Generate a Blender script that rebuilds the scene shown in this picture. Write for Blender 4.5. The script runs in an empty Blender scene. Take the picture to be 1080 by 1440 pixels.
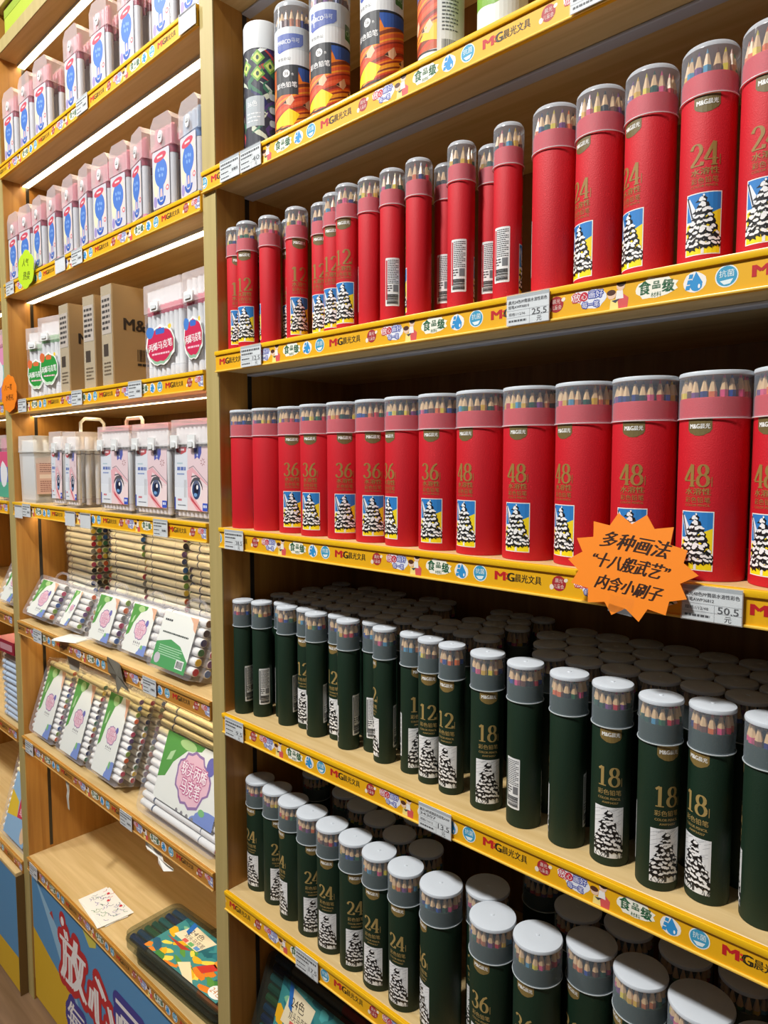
import bpy, math, random
from mathutils import Vector, Matrix
from mathutils.geometry import tessellate_polygon
R_ = random.Random(7)
SC = bpy.context.scene
COL = SC.collection
pi = math.pi
# ------------------------------------------------------------------ camera, world, lights, exposure
CAM = (0.9797, -0.6589, 1.4834)
cd = bpy.data.cameras.new('camera'); co = bpy.data.objects.new('camera', cd); COL.objects.link(co)
cd.sensor_fit = 'VERTICAL'; cd.sensor_height = 36.0; cd.lens = 975.2 / 1440 * 36; cd.clip_start = 0.02
co.location = CAM; co.rotation_euler = (math.radians(90 - 4.282), 0, math.radians(43.16))
SC.camera = co
W = bpy.data.worlds.new('world'); SC.world = W; W.use_nodes = True
W.node_tree.nodes['Background'].inputs[0].default_value = (0.95, 0.97, 1.0, 1)
W.node_tree.nodes['Background'].inputs[1].default_value = 0.065
def area_light(name, loc, size, energy, col, tgt):
    l = bpy.data.lights.new(name, 'AREA'); l.shape = 'RECTANGLE'; l.size, l.size_y = size; l.energy = energy; l.color = col
    o = bpy.data.objects.new(name, l); COL.objects.link(o); o.location = loc
    o.rotation_euler = (Vector(tgt) - Vector(loc)).to_track_quat('-Z', 'Y').to_euler(); return o
area_light('ceiling_light', (-1.65, -1.52, 3.6), (.26, .26), 42, (1, .97, .92), (-.9, 0, .9))
area_light('ceiling_light', (0.10, -1.52, 3.6), (.26, .26), 98, (1, .98, .95), (.5, 0, 1.2))
vs = SC.view_settings
SC.display_settings.display_device = 'sRGB'
vs.view_transform = 'Standard'; vs.look = 'None'; vs.exposure = 0.0; vs.gamma = 1.0; vs.use_curve_mapping = False
# ------------------------------------------------------------------ colours and materials
def lin(c):
    if isinstance(c, str):
        c = c.lstrip('#'); c = [int(c[i:i + 2], 16) for i in (0, 2, 4)]
    return tuple(((x / 255) / 12.92 if x / 255 <= .04045 else ((x / 255 + .055) / 1.055) ** 2.4) for x in c) + (1.0,)
MATS = {}
def base_mat(name):
    m = bpy.data.materials.new(name); m.use_nodes = True; MATS[name] = m
    return m, m.node_tree.nodes, m.node_tree.links, m.node_tree.nodes['Principled BSDF']
def plain(name, col, rough=.5, metal=0, emit=0, bump=0, bscale=400):
    m, n, l, p = base_mat(name)
    p.inputs['Base Color'].default_value = lin(col); p.inputs['Roughness'].default_value = rough; p.inputs['Metallic'].default_value = metal
    if emit:
        p.inputs['Emission Color'].default_value = lin(col); p.inputs['Emission Strength'].default_value = emit
    if bump:
        t = n.new('ShaderNodeTexNoise'); t.inputs['Scale'].default_value = bscale
        b = n.new('ShaderNodeBump'); b.inputs['Strength'].default_value = bump; b.inputs['Distance'].default_value = .002
        l.new(t.outputs['Fac'], b.inputs['Height']); l.new(b.outputs['Normal'], p.inputs['Normal'])
    return m
def attr_mat(name, rough, bump=0, bscale=500):
    m, n, l, p = base_mat(name)
    a = n.new('ShaderNodeAttribute'); a.attribute_name = 'Col'
    l.new(a.outputs['Color'], p.inputs['Base Color']); p.inputs['Roughness'].default_value = rough
    if bump:
        tc = n.new('ShaderNodeTexCoord'); t = n.new('ShaderNodeTexNoise'); t.inputs['Scale'].default_value = bscale
        l.new(tc.outputs['Object'], t.inputs['Vector'])
        b = n.new('ShaderNodeBump'); b.inputs['Strength'].default_value = bump; b.inputs['Distance'].default_value = .001
        l.new(t.outputs['Fac'], b.inputs['Height']); l.new(b.outputs['Normal'], p.inputs['Normal'])
    return m
def wood(name, c1, c2, axis, rough=.45, sc=3.0):
    m, n, l, p = base_mat(name)
    tc = n.new('ShaderNodeTexCoord'); mp = n.new('ShaderNodeMapping')
    s = [sc * 14] * 3; s[axis] = sc * .8
    mp.inputs['Scale'].default_value = s
    t = n.new('ShaderNodeTexNoise'); t.inputs['Scale'].default_value = 1.6; t.inputs['Detail'].default_value = 6; t.inputs['Distortion'].default_value = .6
    r = n.new('ShaderNodeValToRGB'); r.color_ramp.elements[0].color = lin(c1); r.color_ramp.elements[1].color = lin(c2)
    r.color_ramp.elements[0].position = .32; r.color_ramp.elements[1].position = .68
    l.new(tc.outputs['Object'], mp.inputs['Vector']); l.new(mp.outputs['Vector'], t.inputs['Vector'])
    l.new(t.outputs['Fac'], r.inputs['Fac']); l.new(r.outputs['Color'], p.inputs['Base Color'])
    p.inputs['Roughness'].default_value = rough
    b = n.new('ShaderNodeBump'); b.inputs['Strength'].default_value = .08; b.inputs['Distance'].default_value = .001
    l.new(t.outputs['Fac'], b.inputs['Height']); l.new(b.outputs['Normal'], p.inputs['Normal'])
    return m
def clear(name, col, haze, rough=.08, tint=(255, 255, 255)):
    # thin clear plastic: mostly see-through, a little milky, with a real surface gloss
    m, n, l, p = base_mat(name)
    p.inputs['Base Color'].default_value = lin(col); p.inputs['Roughness'].default_value = rough
    t = n.new('ShaderNodeBsdfTransparent'); t.inputs['Color'].default_value = lin(tint)
    f = n.new('ShaderNodeLayerWeight'); f.inputs['Blend'].default_value = .5
    pw = n.new('ShaderNodeMath'); pw.operation = 'POWER'; pw.inputs[1].default_value = 4
    a = n.new('ShaderNodeMath'); a.operation = 'MULTIPLY_ADD'; a.inputs[1].default_value = .45; a.inputs[2].default_value = haze; a.use_clamp = True
    x = n.new('ShaderNodeMixShader')
    l.new(f.outputs['Facing'], pw.inputs[0]); l.new(pw.outputs['Value'], a.inputs[0]); l.new(a.outputs['Value'], x.inputs['Fac'])
    l.new(t.outputs['BSDF'], x.inputs[1]); l.new(p.outputs['BSDF'], x.inputs[2])
    l.new(x.outputs['Shader'], n['Material Output'].inputs['Surface']); return m
PRINT = attr_mat('printed_card', .5)
GLOSS = attr_mat('coloured_plastic', .28)
FELT = attr_mat('coated_tube_card', .62, .25, 900)
RAILM = attr_mat('rail_plastic', .3)
WOODH = wood('oak_boards', (206, 174, 116), (224, 196, 142), 0)
WOODV = wood('oak_panels', (168, 114, 48), (192, 138, 64), 2)
EDGE = wood('oak_edge_banding', (178, 160, 102), (190, 172, 114), 2, .5)
FLOORM = wood('floor_planks', (108, 82, 58), (142, 112, 84), 0, .4, 1.2)
BACKM = wood('oak_back_board', (138, 92, 44), (160, 112, 58), 2, .5)
CAPM = clear('clear_cap', (204, 218, 232), .17, .08)
CAPD = clear('clear_dome', (226, 234, 242), .52, .2)
LIDM = clear('milky_lid', (222, 230, 238), .86, .3)
CASE = clear('clear_case', (226, 226, 236), .1, .1)
FROST = clear('frosted_lid', (246, 236, 236), .32, .25)
BIN = clear('milky_bin', (244, 246, 246), .42, .25)
SMOKE = clear('smoked_case', (120, 124, 114), .10, .1, (222, 224, 214))
ACRYL = clear('rail_sleeve', (235, 240, 245), .12, .05)
LED = plain('led_strip', (255, 230, 184), .5, emit=12)
LEDOFF = plain('unlit_led_channel', (186, 188, 198), .45)
METAL = plain('slotted_steel', (60, 55, 50), .5, .3)
KRAFT = plain('corrugated_card', (158, 128, 86), .8, bump=.1, bscale=90)
TAPE = clear('packing_tape', (225, 215, 190), .3, .12)
WHITEP = plain('white_plastic', (238, 240, 240), .35)
# ------------------------------------------------------------------ mesh builder
def mk(name, vs_, fs, cols, mats, mi=None, smooth=None):
    me = bpy.data.meshes.new(name); me.from_pydata(vs_, [], fs)
    for m in mats: me.materials.append(m)
    if cols is not None:
        at = me.color_attributes.new('Col', 'FLOAT_COLOR', 'CORNER'); buf = []
        for pl in me.polygons: buf.extend(list(cols[pl.index]) * pl.loop_total)
        at.data.foreach_set('color', buf)
    if mi: me.polygons.foreach_set('material_index', mi)
    if smooth is not None:
        me.polygons.foreach_set('use_smooth', [True] * len(me.polygons)); me.set_sharp_from_angle(angle=math.radians(smooth))
    me.update(); return me
class MB:
    def __init__(s): s.v = []; s.f = []; s.c = []; s.m = []
    def add(s, vs_, fs, col=(255, 255, 255), mi=0):
        o = len(s.v); s.v += [tuple(q) for q in vs_]; k = lin(col)
        for f in fs: s.f.append([i + o for i in f]); s.c.append(k); s.m.append(mi)
        return s
    def prism(s, poly, a0, a1, axis='y', col=(255, 255, 255), mi=0):
        # poly in (x,z) for axis y, (x,y) for z, (y,z) for x ; extruded from a0 to a1
        n = len(poly)
        def P(q, a): return {'y': (q[0], a, q[1]), 'z': (q[0], q[1], a), 'x': (a, q[0], q[1])}[axis]
        vs_ = [P(q, a0) for q in poly] + [P(q, a1) for q in poly]
        ar = sum(poly[i][0] * poly[(i + 1) % n][1] - poly[(i + 1) % n][0] * poly[i][1] for i in range(n))
        fl = (ar > 0) == (axis != 'y')
        side = [[i, (i + 1) % n, n + (i + 1) % n, n + i] for i in range(n)]
        fs = [list(range(n))[::-1], list(range(n, 2 * n))] + side
        if not fl: fs = [f[::-1] for f in fs]
        return s.add(vs_, fs, col, mi)
    def box(s, x0, x1, y0, y1, z0, z1, col=(255, 255, 255), mi=0, r=0, n=2, axis='y'):
        if axis == 'y': return s.prism(rrect(x0, x1, z0, z1, r, n), y0, y1, 'y', col, mi)
        if axis == 'z': return s.prism(rrect(x0, x1, y0, y1, r, n), z0, z1, 'z', col, mi)
        return s.prism(rrect(y0, y1, z0, z1, r, n), x0, x1, 'x', col, mi)
    def lathe(s, prof, n=24, cols=None, col=(255, 255, 255), mi=0, c=(0, 0, 0), axis='z', cap0=True, cap1=True):
        # prof: (r, t); cols: one colour per segment
        def P(r, t, a):
            u, v = r * math.cos(a), r * math.sin(a)
            return (c[0] + u, c[1] + v, c[2] + t) if axis == 'z' else (c[0] + t, c[1] + u, c[2] + v)
        vs_ = [P(r, t, 2 * pi * i / n) for r, t in prof for i in range(n)]
        for j in range(len(prof) - 1):
            fs = [[j * n + i, j * n + (i + 1) % n, (j + 1) * n + (i + 1) % n, (j + 1) * n + i] for i in range(n)]
            o = len(s.v) if j == 0 else o
            if j == 0: s.v += vs_
            k = lin(cols[j] if cols else col)
            for f in fs: s.f.append([i + o for i in f]); s.c.append(k); s.m.append(mi)
        if cap0 and prof[0][0] > 1e-6: s.f.append([o + i for i in range(n)][::-1]); s.c.append(lin(cols[0] if cols else col)); s.m.append(mi)
        if cap1 and prof[-1][0] > 1e-6: s.f.append([o + (len(prof) - 1) * n + i for i in range(n)]); s.c.append(lin(cols[-1] if cols else col)); s.m.append(mi)
        return s
    def tube(s, pts, r, n=6, col=(255, 255, 255), mi=0):
        P = [Vector(q) for q in pts]; vs_ = []
        for i, q in enumerate(P):
            d = (P[min(i + 1, len(P) - 1)] - P[max(i - 1, 0)]).normalized()
            a = d.orthogonal().normalized() if i == 0 else (a - d * a.dot(d)).normalized()
            b = d.cross(a)
            vs_ += [q + (a * math.cos(2 * pi * k / n) + b * math.sin(2 * pi * k / n)) * r for k in range(n)]
        fs = [[j * n + i, j * n + (i + 1) % n, (j + 1) * n + (i + 1) % n, (j + 1) * n + i] for j in range(len(P) - 1) for i in range(n)]
        fs += [list(range(n))[::-1], [(len(P) - 1) * n + i for i in range(n)]]
        return s.add(vs_, fs, col, mi)
    def mesh(s, name, mats, smooth=None):
        if not isinstance(mats, (list, tuple)): mats = [mats]
        return mk(name, s.v, s.f, s.c, mats, s.m, smooth)
def rrect(x0, x1, z0, z1, r=0, n=2):
    if r <= 0: return [(x0, z0), (x1, z0), (x1, z1), (x0, z1)]
    o = []
    for cx, cz, a in ((x1 - r, z0 + r, -pi / 2), (x1 - r, z1 - r, 0), (x0 + r, z1 - r, pi / 2), (x0 + r, z0 + r, pi)):
        for k in range(n + 1):
            t = a + pi / 2 * k / n; o.append((cx + r * math.cos(t), cz + r * math.sin(t)))
    return o
def obj(name, me, parent=None, loc=(0, 0, 0), rot=(0, 0, 0), label=None, kind=None):
    o = bpy.data.objects.new(name, me); COL.objects.link(o); o.location = loc; o.rotation_euler = rot
    if parent: o.parent = parent
    if label: o['label'] = label
    if kind: o['kind'] = kind
    return o
def tag(o, label, cat, group=None):
    o['label'] = label; o['category'] = cat
    if group: o['group'] = group
    return o
def thing(name, label, cat, loc=(0, 0, 0), rot=(0, 0, 0), group=None):
    return tag(obj(name, None, None, loc, rot), label, cat, group)
ORD = ['zeroth', 'first', 'second', 'third', 'fourth', 'fifth', 'sixth', 'seventh', 'eighth', 'ninth', 'tenth', 'eleventh', 'twelfth', 'thirteenth',
       'fourteenth', 'fifteenth', 'sixteenth', 'seventeenth', 'eighteenth', 'nineteenth', 'twentieth', 'twenty-first', 'twenty-second', 'twenty-third']
# ------------------------------------------------------------------ flat print: coloured polygons and lettering
_tc = {}
def txt2d(s_):
    if s_ in _tc: return _tc[s_]
    cu = bpy.data.curves.new('lettering', 'FONT'); cu.body = s_; cu.size = 1; cu.resolution_u = 2
    o = bpy.data.objects.new('lettering', cu); COL.objects.link(o)
    me = bpy.data.meshes.new_from_object(o.evaluated_get(bpy.context.evaluated_depsgraph_get()))
    v = [(q.co.x, q.co.y) for q in me.vertices]; me.calc_loop_triangles(); t = [tuple(q.vertices) for q in me.loop_triangles]
    bpy.data.objects.remove(o); bpy.data.curves.remove(cu); bpy.data.meshes.remove(me)
    x0 = min(q[0] for q in v); x1 = max(q[0] for q in v); y0 = min(q[1] for q in v); y1 = max(q[1] for q in v)
    v = [(q[0] - x0, q[1] - y0) for q in v]
    _tc[s_] = (v, t, x1 - x0, y1 - y0); return _tc[s_]
class D:
    def __init__(s): s.t = []
    def tri(s, a, b, c, k, l):
        ar = (b[0] - a[0]) * (c[1] - a[1]) - (c[0] - a[0]) * (b[1] - a[1])
        if abs(ar) > 1e-14: s.t.append(((a, b, c) if ar > 0 else (a, c, b), k, l))
    def poly(s, pts, col, l=1):
        k = lin(col)
        for t in tessellate_polygon([[Vector((q[0], q[1], 0)) for q in pts]]): s.tri(pts[t[0]], pts[t[1]], pts[t[2]], k, l)
        return s
    def rect(s, x0, x1, z0, z1, col, l=1, r=0): return s.poly(rrect(x0, x1, z0, z1, r, 4), col, l)
    def ell(s, x, z, a, b, col, l=1, n=18, rot=0, j=0, seed=0):
        q = random.Random(seed); o = []
        for i in range(n):
            t = 2 * pi * i / n; f = 1 + (q.uniform(-j, j) if j else 0); u, v = a * f * math.cos(t), b * f * math.sin(t)
            o.append((x + u * math.cos(rot) - v * math.sin(rot), z + u * math.sin(rot) + v * math.cos(rot)))
        return s.poly(o, col, l)
    def line(s, pts, w, col, l=1):
        k = lin(col); n = len(pts); L = []
        for i, q in enumerate(pts):
            a, b = pts[max(i - 1, 0)], pts[min(i + 1, n - 1)]; dx, dz = b[0] - a[0], b[1] - a[1]; h = math.hypot(dx, dz) or 1
            ww = w[i] if isinstance(w, list) else w
            L.append(((q[0] - dz / h * ww / 2, q[1] + dx / h * ww / 2), (q[0] + dz / h * ww / 2, q[1] - dx / h * ww / 2)))
        for i in range(n - 1): s.tri(L[i][1], L[i + 1][1], L[i + 1][0], k, l); s.tri(L[i][1], L[i + 1][0], L[i][0], k, l)
        return s
    def text(s, st, x, z, h, col, l=2, w=None, bold=0, outline=0, ocol=None, shear=0, anchor='c', rot=0):
        v, t, tw, thh = txt2d(st); sz = h / thh; sx = (w / tw) if w else sz
        ox = x - (tw * sx / 2 if anchor == 'c' else 0); oz = z - h / 2
        def draw(dx, dz, c, ll):
            k = lin(c)
            def T(q):
                u, v_ = ox + q[0] * sx + q[1] * sz * shear + dx, oz + q[1] * sz + dz
                if rot: u, v_ = x + (u - x) * math.cos(rot) - (v_ - z) * math.sin(rot), z + (u - x) * math.sin(rot) + (v_ - z) * math.cos(rot)
                return (u, v_)
            P = [T(q) for q in v]
            for a, b, c_ in t: s.tri(P[a], P[b], P[c_], k, ll)
        if outline:
            n_ = 20 if outline > .01 else 8
            for i in range(n_): draw(outline * math.cos(i * 2 * pi / n_), outline * math.sin(i * 2 * pi / n_), ocol, l - .95 + i * .8 / n_)
        for i in ([-1, 1] if bold else [0]): draw(i * bold, 0, col, l + i * .08)
        return s
    def clip(s, x0, x1, z0, z1):
        def cut(P, ax, v, sg):
            o = []
            for i in range(len(P)):
                a, b = P[i], P[(i + 1) % len(P)]; da, db = (a[ax] - v) * sg, (b[ax] - v) * sg
                if da >= 0: o.append(a)
                if (da > 0) != (db > 0) and da != db:
                    t = da / (da - db); o.append((a[0] + (b[0] - a[0]) * t, a[1] + (b[1] - a[1]) * t))
            return o
        out = []
        for P, k, l in s.t:
            P = list(P)
            for ax, v, sg in ((0, x0, 1), (0, x1, -1), (1, z0, 1), (1, z1, -1)):
                if P: P = cut(P, ax, v, sg)
            for i in range(1, len(P) - 1): out.append(((P[0], P[i], P[i + 1]), k, l))
        s.t = out; return s
    def merge(s, o, dx=0, dz=0, sc=1, dl=0):
        for P, k, l in o.t: s.t.append((tuple((q[0] * sc + dx, q[1] * sc + dz) for q in P), k, l + dl))
        return s
    def mesh(s, name, mat=None, R=None, eps=.00012, back=True):
        V = []; F = []; C = []
        for P, k, l in s.t:
            polys = [P]
            if R:
                st = R * .16; a = math.floor(min(q[0] for q in P) / st); b = math.floor(max(q[0] for q in P) / st - 1e-9)
                if b > a:
                    polys = []
                    for i in range(a, b + 1):
                        d = D(); d.t = [(P, k, l)]; d.clip(i * st, (i + 1) * st, -9, 9); polys += [q[0] for q in d.t]
            for Q in polys:
                o = len(V)
                for x, z in Q:
                    V.append((x, -l * eps, z) if not R else ((R + l * eps) * math.sin(x / R), -(R + l * eps) * math.cos(x / R), z))
                F.append([o + i for i in range(len(Q))]); C.append(k)
        return mk(name, V, F, C, [mat or PRINT])
def calli(pts, wmin, wmax):
    o = []
    for i in range(len(pts)):
        a, b = pts[max(i - 1, 0)], pts[min(i + 1, len(pts) - 1)]; d = math.hypot(b[0] - a[0], b[1] - a[1]) or 1
        o.append(wmin + (wmax - wmin) * (abs(b[1] - a[1]) / d) ** 1.3)
    return o
def arc(cx, cz, rx, rz, a0, a1, n=14): return [(cx + rx * math.cos(math.radians(a0 + (a1 - a0) * i / n)), cz + rz * math.sin(math.radians(a0 + (a1 - a0) * i / n))) for i in range(n + 1)]
DIG = {'1': [[(.12, .86), (.3, 1)], [(.32, 1), (.32, .5), (.32, .02)], [(.12, .02), (.52, .02)]],
       '2': [arc(.3, .72, .22, .26, 170, -30) + [(.3, .3), (.08, .06)], [(.06, .06), (.56, .06)], [(.55, .05), (.58, .2)]],
       '3': [arc(.28, .75, .2, .23, 160, -80), arc(.28, .28, .24, .26, 85, -165)],
       '4': [[(.44, 1), (.04, .28)], [(.03, .27), (.6, .27)], [(.44, 1), (.44, .5), (.44, .02)], [(.3, .02), (.58, .02)]],
       '6': [[(.5, .98), (.3, .85), (.13, .55)] + arc(.31, .3, .22, .28, 165, 525, 20)],
       '8': [arc(.3, .75, .19, .23, 0, 360, 20), arc(.3, .27, .24, .26, 0, 360, 20)]}
def number(d, st, x, z, h, col, l=2):
    w = h * .62; x0 = x - w * len(st) / 2
    for i, ch in enumerate(st):
        for P in DIG[ch]:
            Q = [(x0 + i * w + q[0] * h * .95, z + q[1] * h) for q in P]; d.line(Q, calli(Q, h * .055, h * .16), col, l)
    return d
# ------------------------------------------------------------------ print of the pencil tubes
def tree_pic(w, h, red):
    d = D(); q = random.Random(5)
    d.rect(-w / 2, w / 2, 0, h, (245, 245, 240) if red else (240, 242, 244), 1); b = .0009 if red else 0
    if red:
        d.rect(-w / 2 + b, w / 2 - b, h * .55, h - b, (45, 130, 205), 1.3); d.poly([(-w / 2 + b, h * .5), (0, h * .6), (w / 2 - b, h * .72), (w / 2 - b, h * .3), (-w / 2 + b, h * .3)], (250, 222, 30), 1.5)
        d.rect(-w / 2 + b, w / 2 - b, b, h * .2, (250, 226, 20), 1.5)
        d.poly([(-w * .48, h * .9), (-w * .4, h * .93), (-w * .05, h * .55), (-w * .3, h * .5)], (236, 240, 245), 1.8); d.line([(-w * .47, h * .95), (-w * .3, h * .6)], w * .04, (30, 40, 60), 2)
        d.poly([(-w * .3, h * .5), (-w * .02, h * .55), (w * .1, h * .42), (-w * .12, h * .36)], (110, 150, 70), 2)
    else:
        for i in range(26):
            x = q.uniform(-.5, .3) * w; z = q.uniform(.6, .95) * h; d.line([(x, z), (x + .2 * w, z + .05 * h)], w * .008, (150, 155, 160), 1.3)
        for i in range(30):
            x = q.uniform(-.5, .5) * w; z = q.uniform(.02, .16) * h; d.line([(x, z), (x + q.uniform(-.1, .1) * w, z - .07 * h)], w * .02, (90, 95, 100), 1.3)
    d.line([(0, h * .02), (0, h * .9)], w * .08, (240, 240, 240) if red else (60, 62, 64), 2.2)
    n = 9
    for i in range(n):
        f = i / (n - 1); z0 = h * (.88 - .70 * f); hw = w * (.05 + .50 * f ** .85); m = 2 + int(f * 5.2)
        for j in range(m):
            u = -1 + 2 * (j + .5) / m; x = u * hw + q.uniform(-.03, .03) * w; z = z0 - abs(u) * h * .035 + q.uniform(-.022, .022) * h; s = w * q.uniform(.095, .135)
            P = []
            for kk in range(13):                                      # ragged hanging branch
                t = 2 * pi * kk / 13; rr = s * ((1.35 if kk % 2 else .7) if math.sin(t) < .2 else .8) * q.uniform(.85, 1.15); P.append((x + rr * math.cos(t) * 1.1 + u * s * .2, z + rr * math.sin(t) * .95))
            d.poly(P, (16, 16, 20), 2.5 + .02 * (i * 8 + j) % .5 + i * .04)
            for kk in range(2): d.ell(x + q.uniform(-.5, .5) * s, z + s * q.uniform(.1, .55), s * q.uniform(.45, .7), s * q.uniform(.24, .4), (250, 250, 250), 3.2 + i * .05 + kk * .02, 8, -u * .6 + q.uniform(-.4, .4), .3, i * 31 + j * 3 + kk)
    d.ell(0, h * .93, w * .05, h * .035, (18, 18, 22), 2.7, 6, 0, .3, 3); d.ell(0, h * .95, w * .03, h * .02, (250, 250, 250), 3, 6)
    return d.clip(-w / 2, w / 2, 0, h)
def tube_print(num, red):
    d = D(); gold = (158, 122, 62) if red else (172, 146, 88); bd = (116, 100, 58) if red else (134, 112, 62)
    d.poly([(-.0112, .1503), (.0112, .1503), (.0112, .1405), (.0095, .138), (.004, .1352), (0, .1347), (-.004, .1352), (-.0095, .138), (-.0112, .1405)][::-1], bd, 1)
    d.text('M&G', -.0043, .1436, .0042, (248, 248, 244), 2, w=.0092, bold=.0003); d.text('晨光', .0052, .1436, .0046, (248, 248, 244), 2, w=.0086, bold=.00012)
    number(d, num, -.001, .0878, .0205, gold, 2); d.line([(.0125, .088), (.0125, .097)], .0006, gold, 2)
    if red:
        d.text('水溶性', 0, .0835, .0062, gold, 2, w=.024, bold=.0002); d.line([(-.012, .0795), (.012, .0795)], .0002, gold, 2)
        d.text('彩色铅笔', 0, .0755, .0055, gold, 2, w=.0235); d.text('COLOR PENCIL', 0, .0705, .0021, gold, 2, w=.0235)
    else:
        d.text('彩色铅笔', 0, .0812, .0058, gold, 2, w=.0245, bold=.0001); d.text('COLOR PENCIL', 0, .0745, .0026, gold, 2, w=.0235, bold=.0001); d.text('AWP34357', .001, .0700, .0022, gold, 2, w=.0165, bold=.0001)
    return d.merge(tree_pic(.031, .0555, red), 0, .0095)
def barcode(d, x0, x1, z0, z1, col=(20, 20, 22), l=2, seed=1):
    q = random.Random(seed); x = x0
    while x < x1:
        w = q.choice((.6, 1, 1, 1.6)) * (x1 - x0) / 48; d.rect(x, min(x + w, x1), z0, z1, col, l); x += w + q.choice((.7, 1, 1.4)) * (x1 - x0) / 48
def lines(d, x0, x1, z0, z1, n, col, l=2, fill=.5, seed=0, seg=True):
    q = random.Random(seed); st = (z1 - z0) / n
    for i in range(n):
        z = z1 - (i + .5) * st; x = x0; e = x1 - (q.random() * .3 * (x1 - x0) if i % 3 == 2 else 0)
        while x < e:
            w = q.uniform(.5, 1.2) * st * 1.1 if seg else e - x0; d.rect(x, min(x + w, e), z - st * fill / 2, z + st * fill / 2, col, l); x += w + st * .22
def sticker(red):
    d = D(); d.rect(-.0095, .0095, .022, .083, (238, 240, 240), 1, .0012)
    k = (60, 60, 66)
    lines(d, -.006, .008, .05, .081, 14, k, 2, .42, 3); d.rect(-.0088, -.0068, .03, .08, (200, 60, 70) if red else (120, 125, 125), 2)
    lines(d, -.008, .0, .04, .049, 3, k, 2, .45, 5)
    q = random.Random(9)                                            # where the photo has a code square: plain grey block
    d.rect(.001, .0075, .04, .049, (120, 122, 126), 2)
    for i in range(13): d.rect(-.0075, .0075, .0245 + i * .001, .0245 + i * .001 + q.choice((.0004, .0006, .0008)), (25, 25, 28), 2)
    return d
RAD = {'12': .0164, '18': .0204, '24': .0240, '36': .0275, '48': .0310}
PCOL = [(28, 38, 120), (20, 70, 160), (40, 110, 70), (25, 80, 60), (225, 180, 40), (230, 110, 40), (205, 40, 60), (225, 80, 130), (120, 60, 130), (110, 60, 40), (40, 40, 44), (70, 150, 190), (235, 215, 60), (190, 110, 60)]
PM = {}
def pencil_mesh(i):
    if i in PM: return PM[i]
    m = MB(); k = PCOL[i]; wd = (226, 190, 142)
    m.lathe([(.0037, 0), (.0037, .170), (.0037, .1742), (.0014, .1848), (.0013, .185), (.0002, .1893)], 6, [k, k, wd, k, k], cap1=False)
    PM[i] = m.mesh('pencil', GLOSS); return PM[i]
TM = {}
def tube_meshes(num, red):
    key = (num, red)
    if key in TM: return TM[key]
    R = RAD[num]; c = (206, 14, 34) if red else (8, 42, 24)
    body = MB().lathe([(R - .0012, 0), (R - .0003, .0005), (R, .0016), (R, .168), (R - .0004, .1698), (R - .0022, .170), (R - .0022, .164), (R - .004, .164)], 36, None, c).mesh('body', FELT, 40)
    Rc = R + .0009; dome = red and num in ('12', '24')
    cap = MB().lathe([(Rc + .0005, .1505), (Rc + .0006, .1518), (Rc, .1522), (Rc, .186), (Rc - .0001, .1915)], 40, None, cap0=False, cap1=False).mesh('cap', CAPM, 40)
    ring = MB().lathe([(Rc + .0002, .1501), (Rc + .0008, .1503), (Rc + .0008, .1511), (Rc + .0002, .1513)], 40, None, (226, 214, 216) if red else (196, 204, 206), cap0=False, cap1=False).mesh('rim', GLOSS, 40)
    if dome: lid = MB().lathe([(Rc - .0001, .1912), (Rc - .0006, .1938), (Rc - .0025, .1964), (Rc - .0055, .1978), (Rc * .5, .1984), (.0001, .1986)], 40, None, cap0=False, cap1=False).mesh('lid', CAPD, 60)
    else: lid = MB().lathe([(Rc - .001, .1896), (Rc + .0002, .1899), (Rc + .0005, .1916), (Rc - .0002, .1936), (Rc - .0012, .194), (Rc * .5, .1943), (.0022, .1945), (.0018, .1951), (.0001, .1953)], 40, None, (240, 244, 246)).mesh('lid', LIDM, 40)
    pr = tube_print(num, red).mesh('printed_label', None, R); stk = sticker(red).mesh('barcode_sticker', None, R)
    m = MB(); n = int(2 * pi * (R - .0046) / .0076); q = random.Random(int(num)); wd = (226, 190, 142)
    for i in range(n):
        a = 2 * pi * i / n; k = q.choice(PCOL); m.lathe([(.0037, .02), (.0037, .174), (.0003, .189)], 6, [k, wd], c=((R - .0046) * math.cos(a), (R - .0046) * math.sin(a), 0))
    TM[key] = dict(body=body, cap=cap, rim=ring, lid=lid, pr=pr, st=stk, pens=m.mesh('pencils', GLOSS), n=n, R=R); return TM[key]
NT = [0]
def pencil_tube(num, red, x, y, z, phi, st, label, group, full=True):
    t = tube_meshes(num, red); NT[0] += 1; q = random.Random(NT[0])
    th = math.atan2(CAM[0] - x, -(CAM[1] - y)) + math.radians(phi)
    o = thing('pencil_tube', label, 'pencil tube', (x, y, z), (0, 0, th), group)
    obj('body', t['body'], o); obj('cap', t['cap'], o); obj('rim', t['rim'], o); obj('lid', t['lid'], o)
    if not full:
        obj('pencils', t['pens'], o, kind='stuff'); return o
    obj('printed_label', t['pr'], o); obj('barcode_sticker', t['st'], o, rot=(0, 0, math.radians(st - phi)))
    r = t['R'] - .0046; a0 = q.random() * 6
    for i in range(t['n']):
        a = a0 + 2 * pi * i / t['n'] + q.uniform(-.05, .05)
        obj('pencil', pencil_mesh(q.randrange(len(PCOL))), o, (r * math.cos(a), r * math.sin(a), q.uniform(0, .0018) + .0006), (0, 0, q.random()))
    return o
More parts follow.
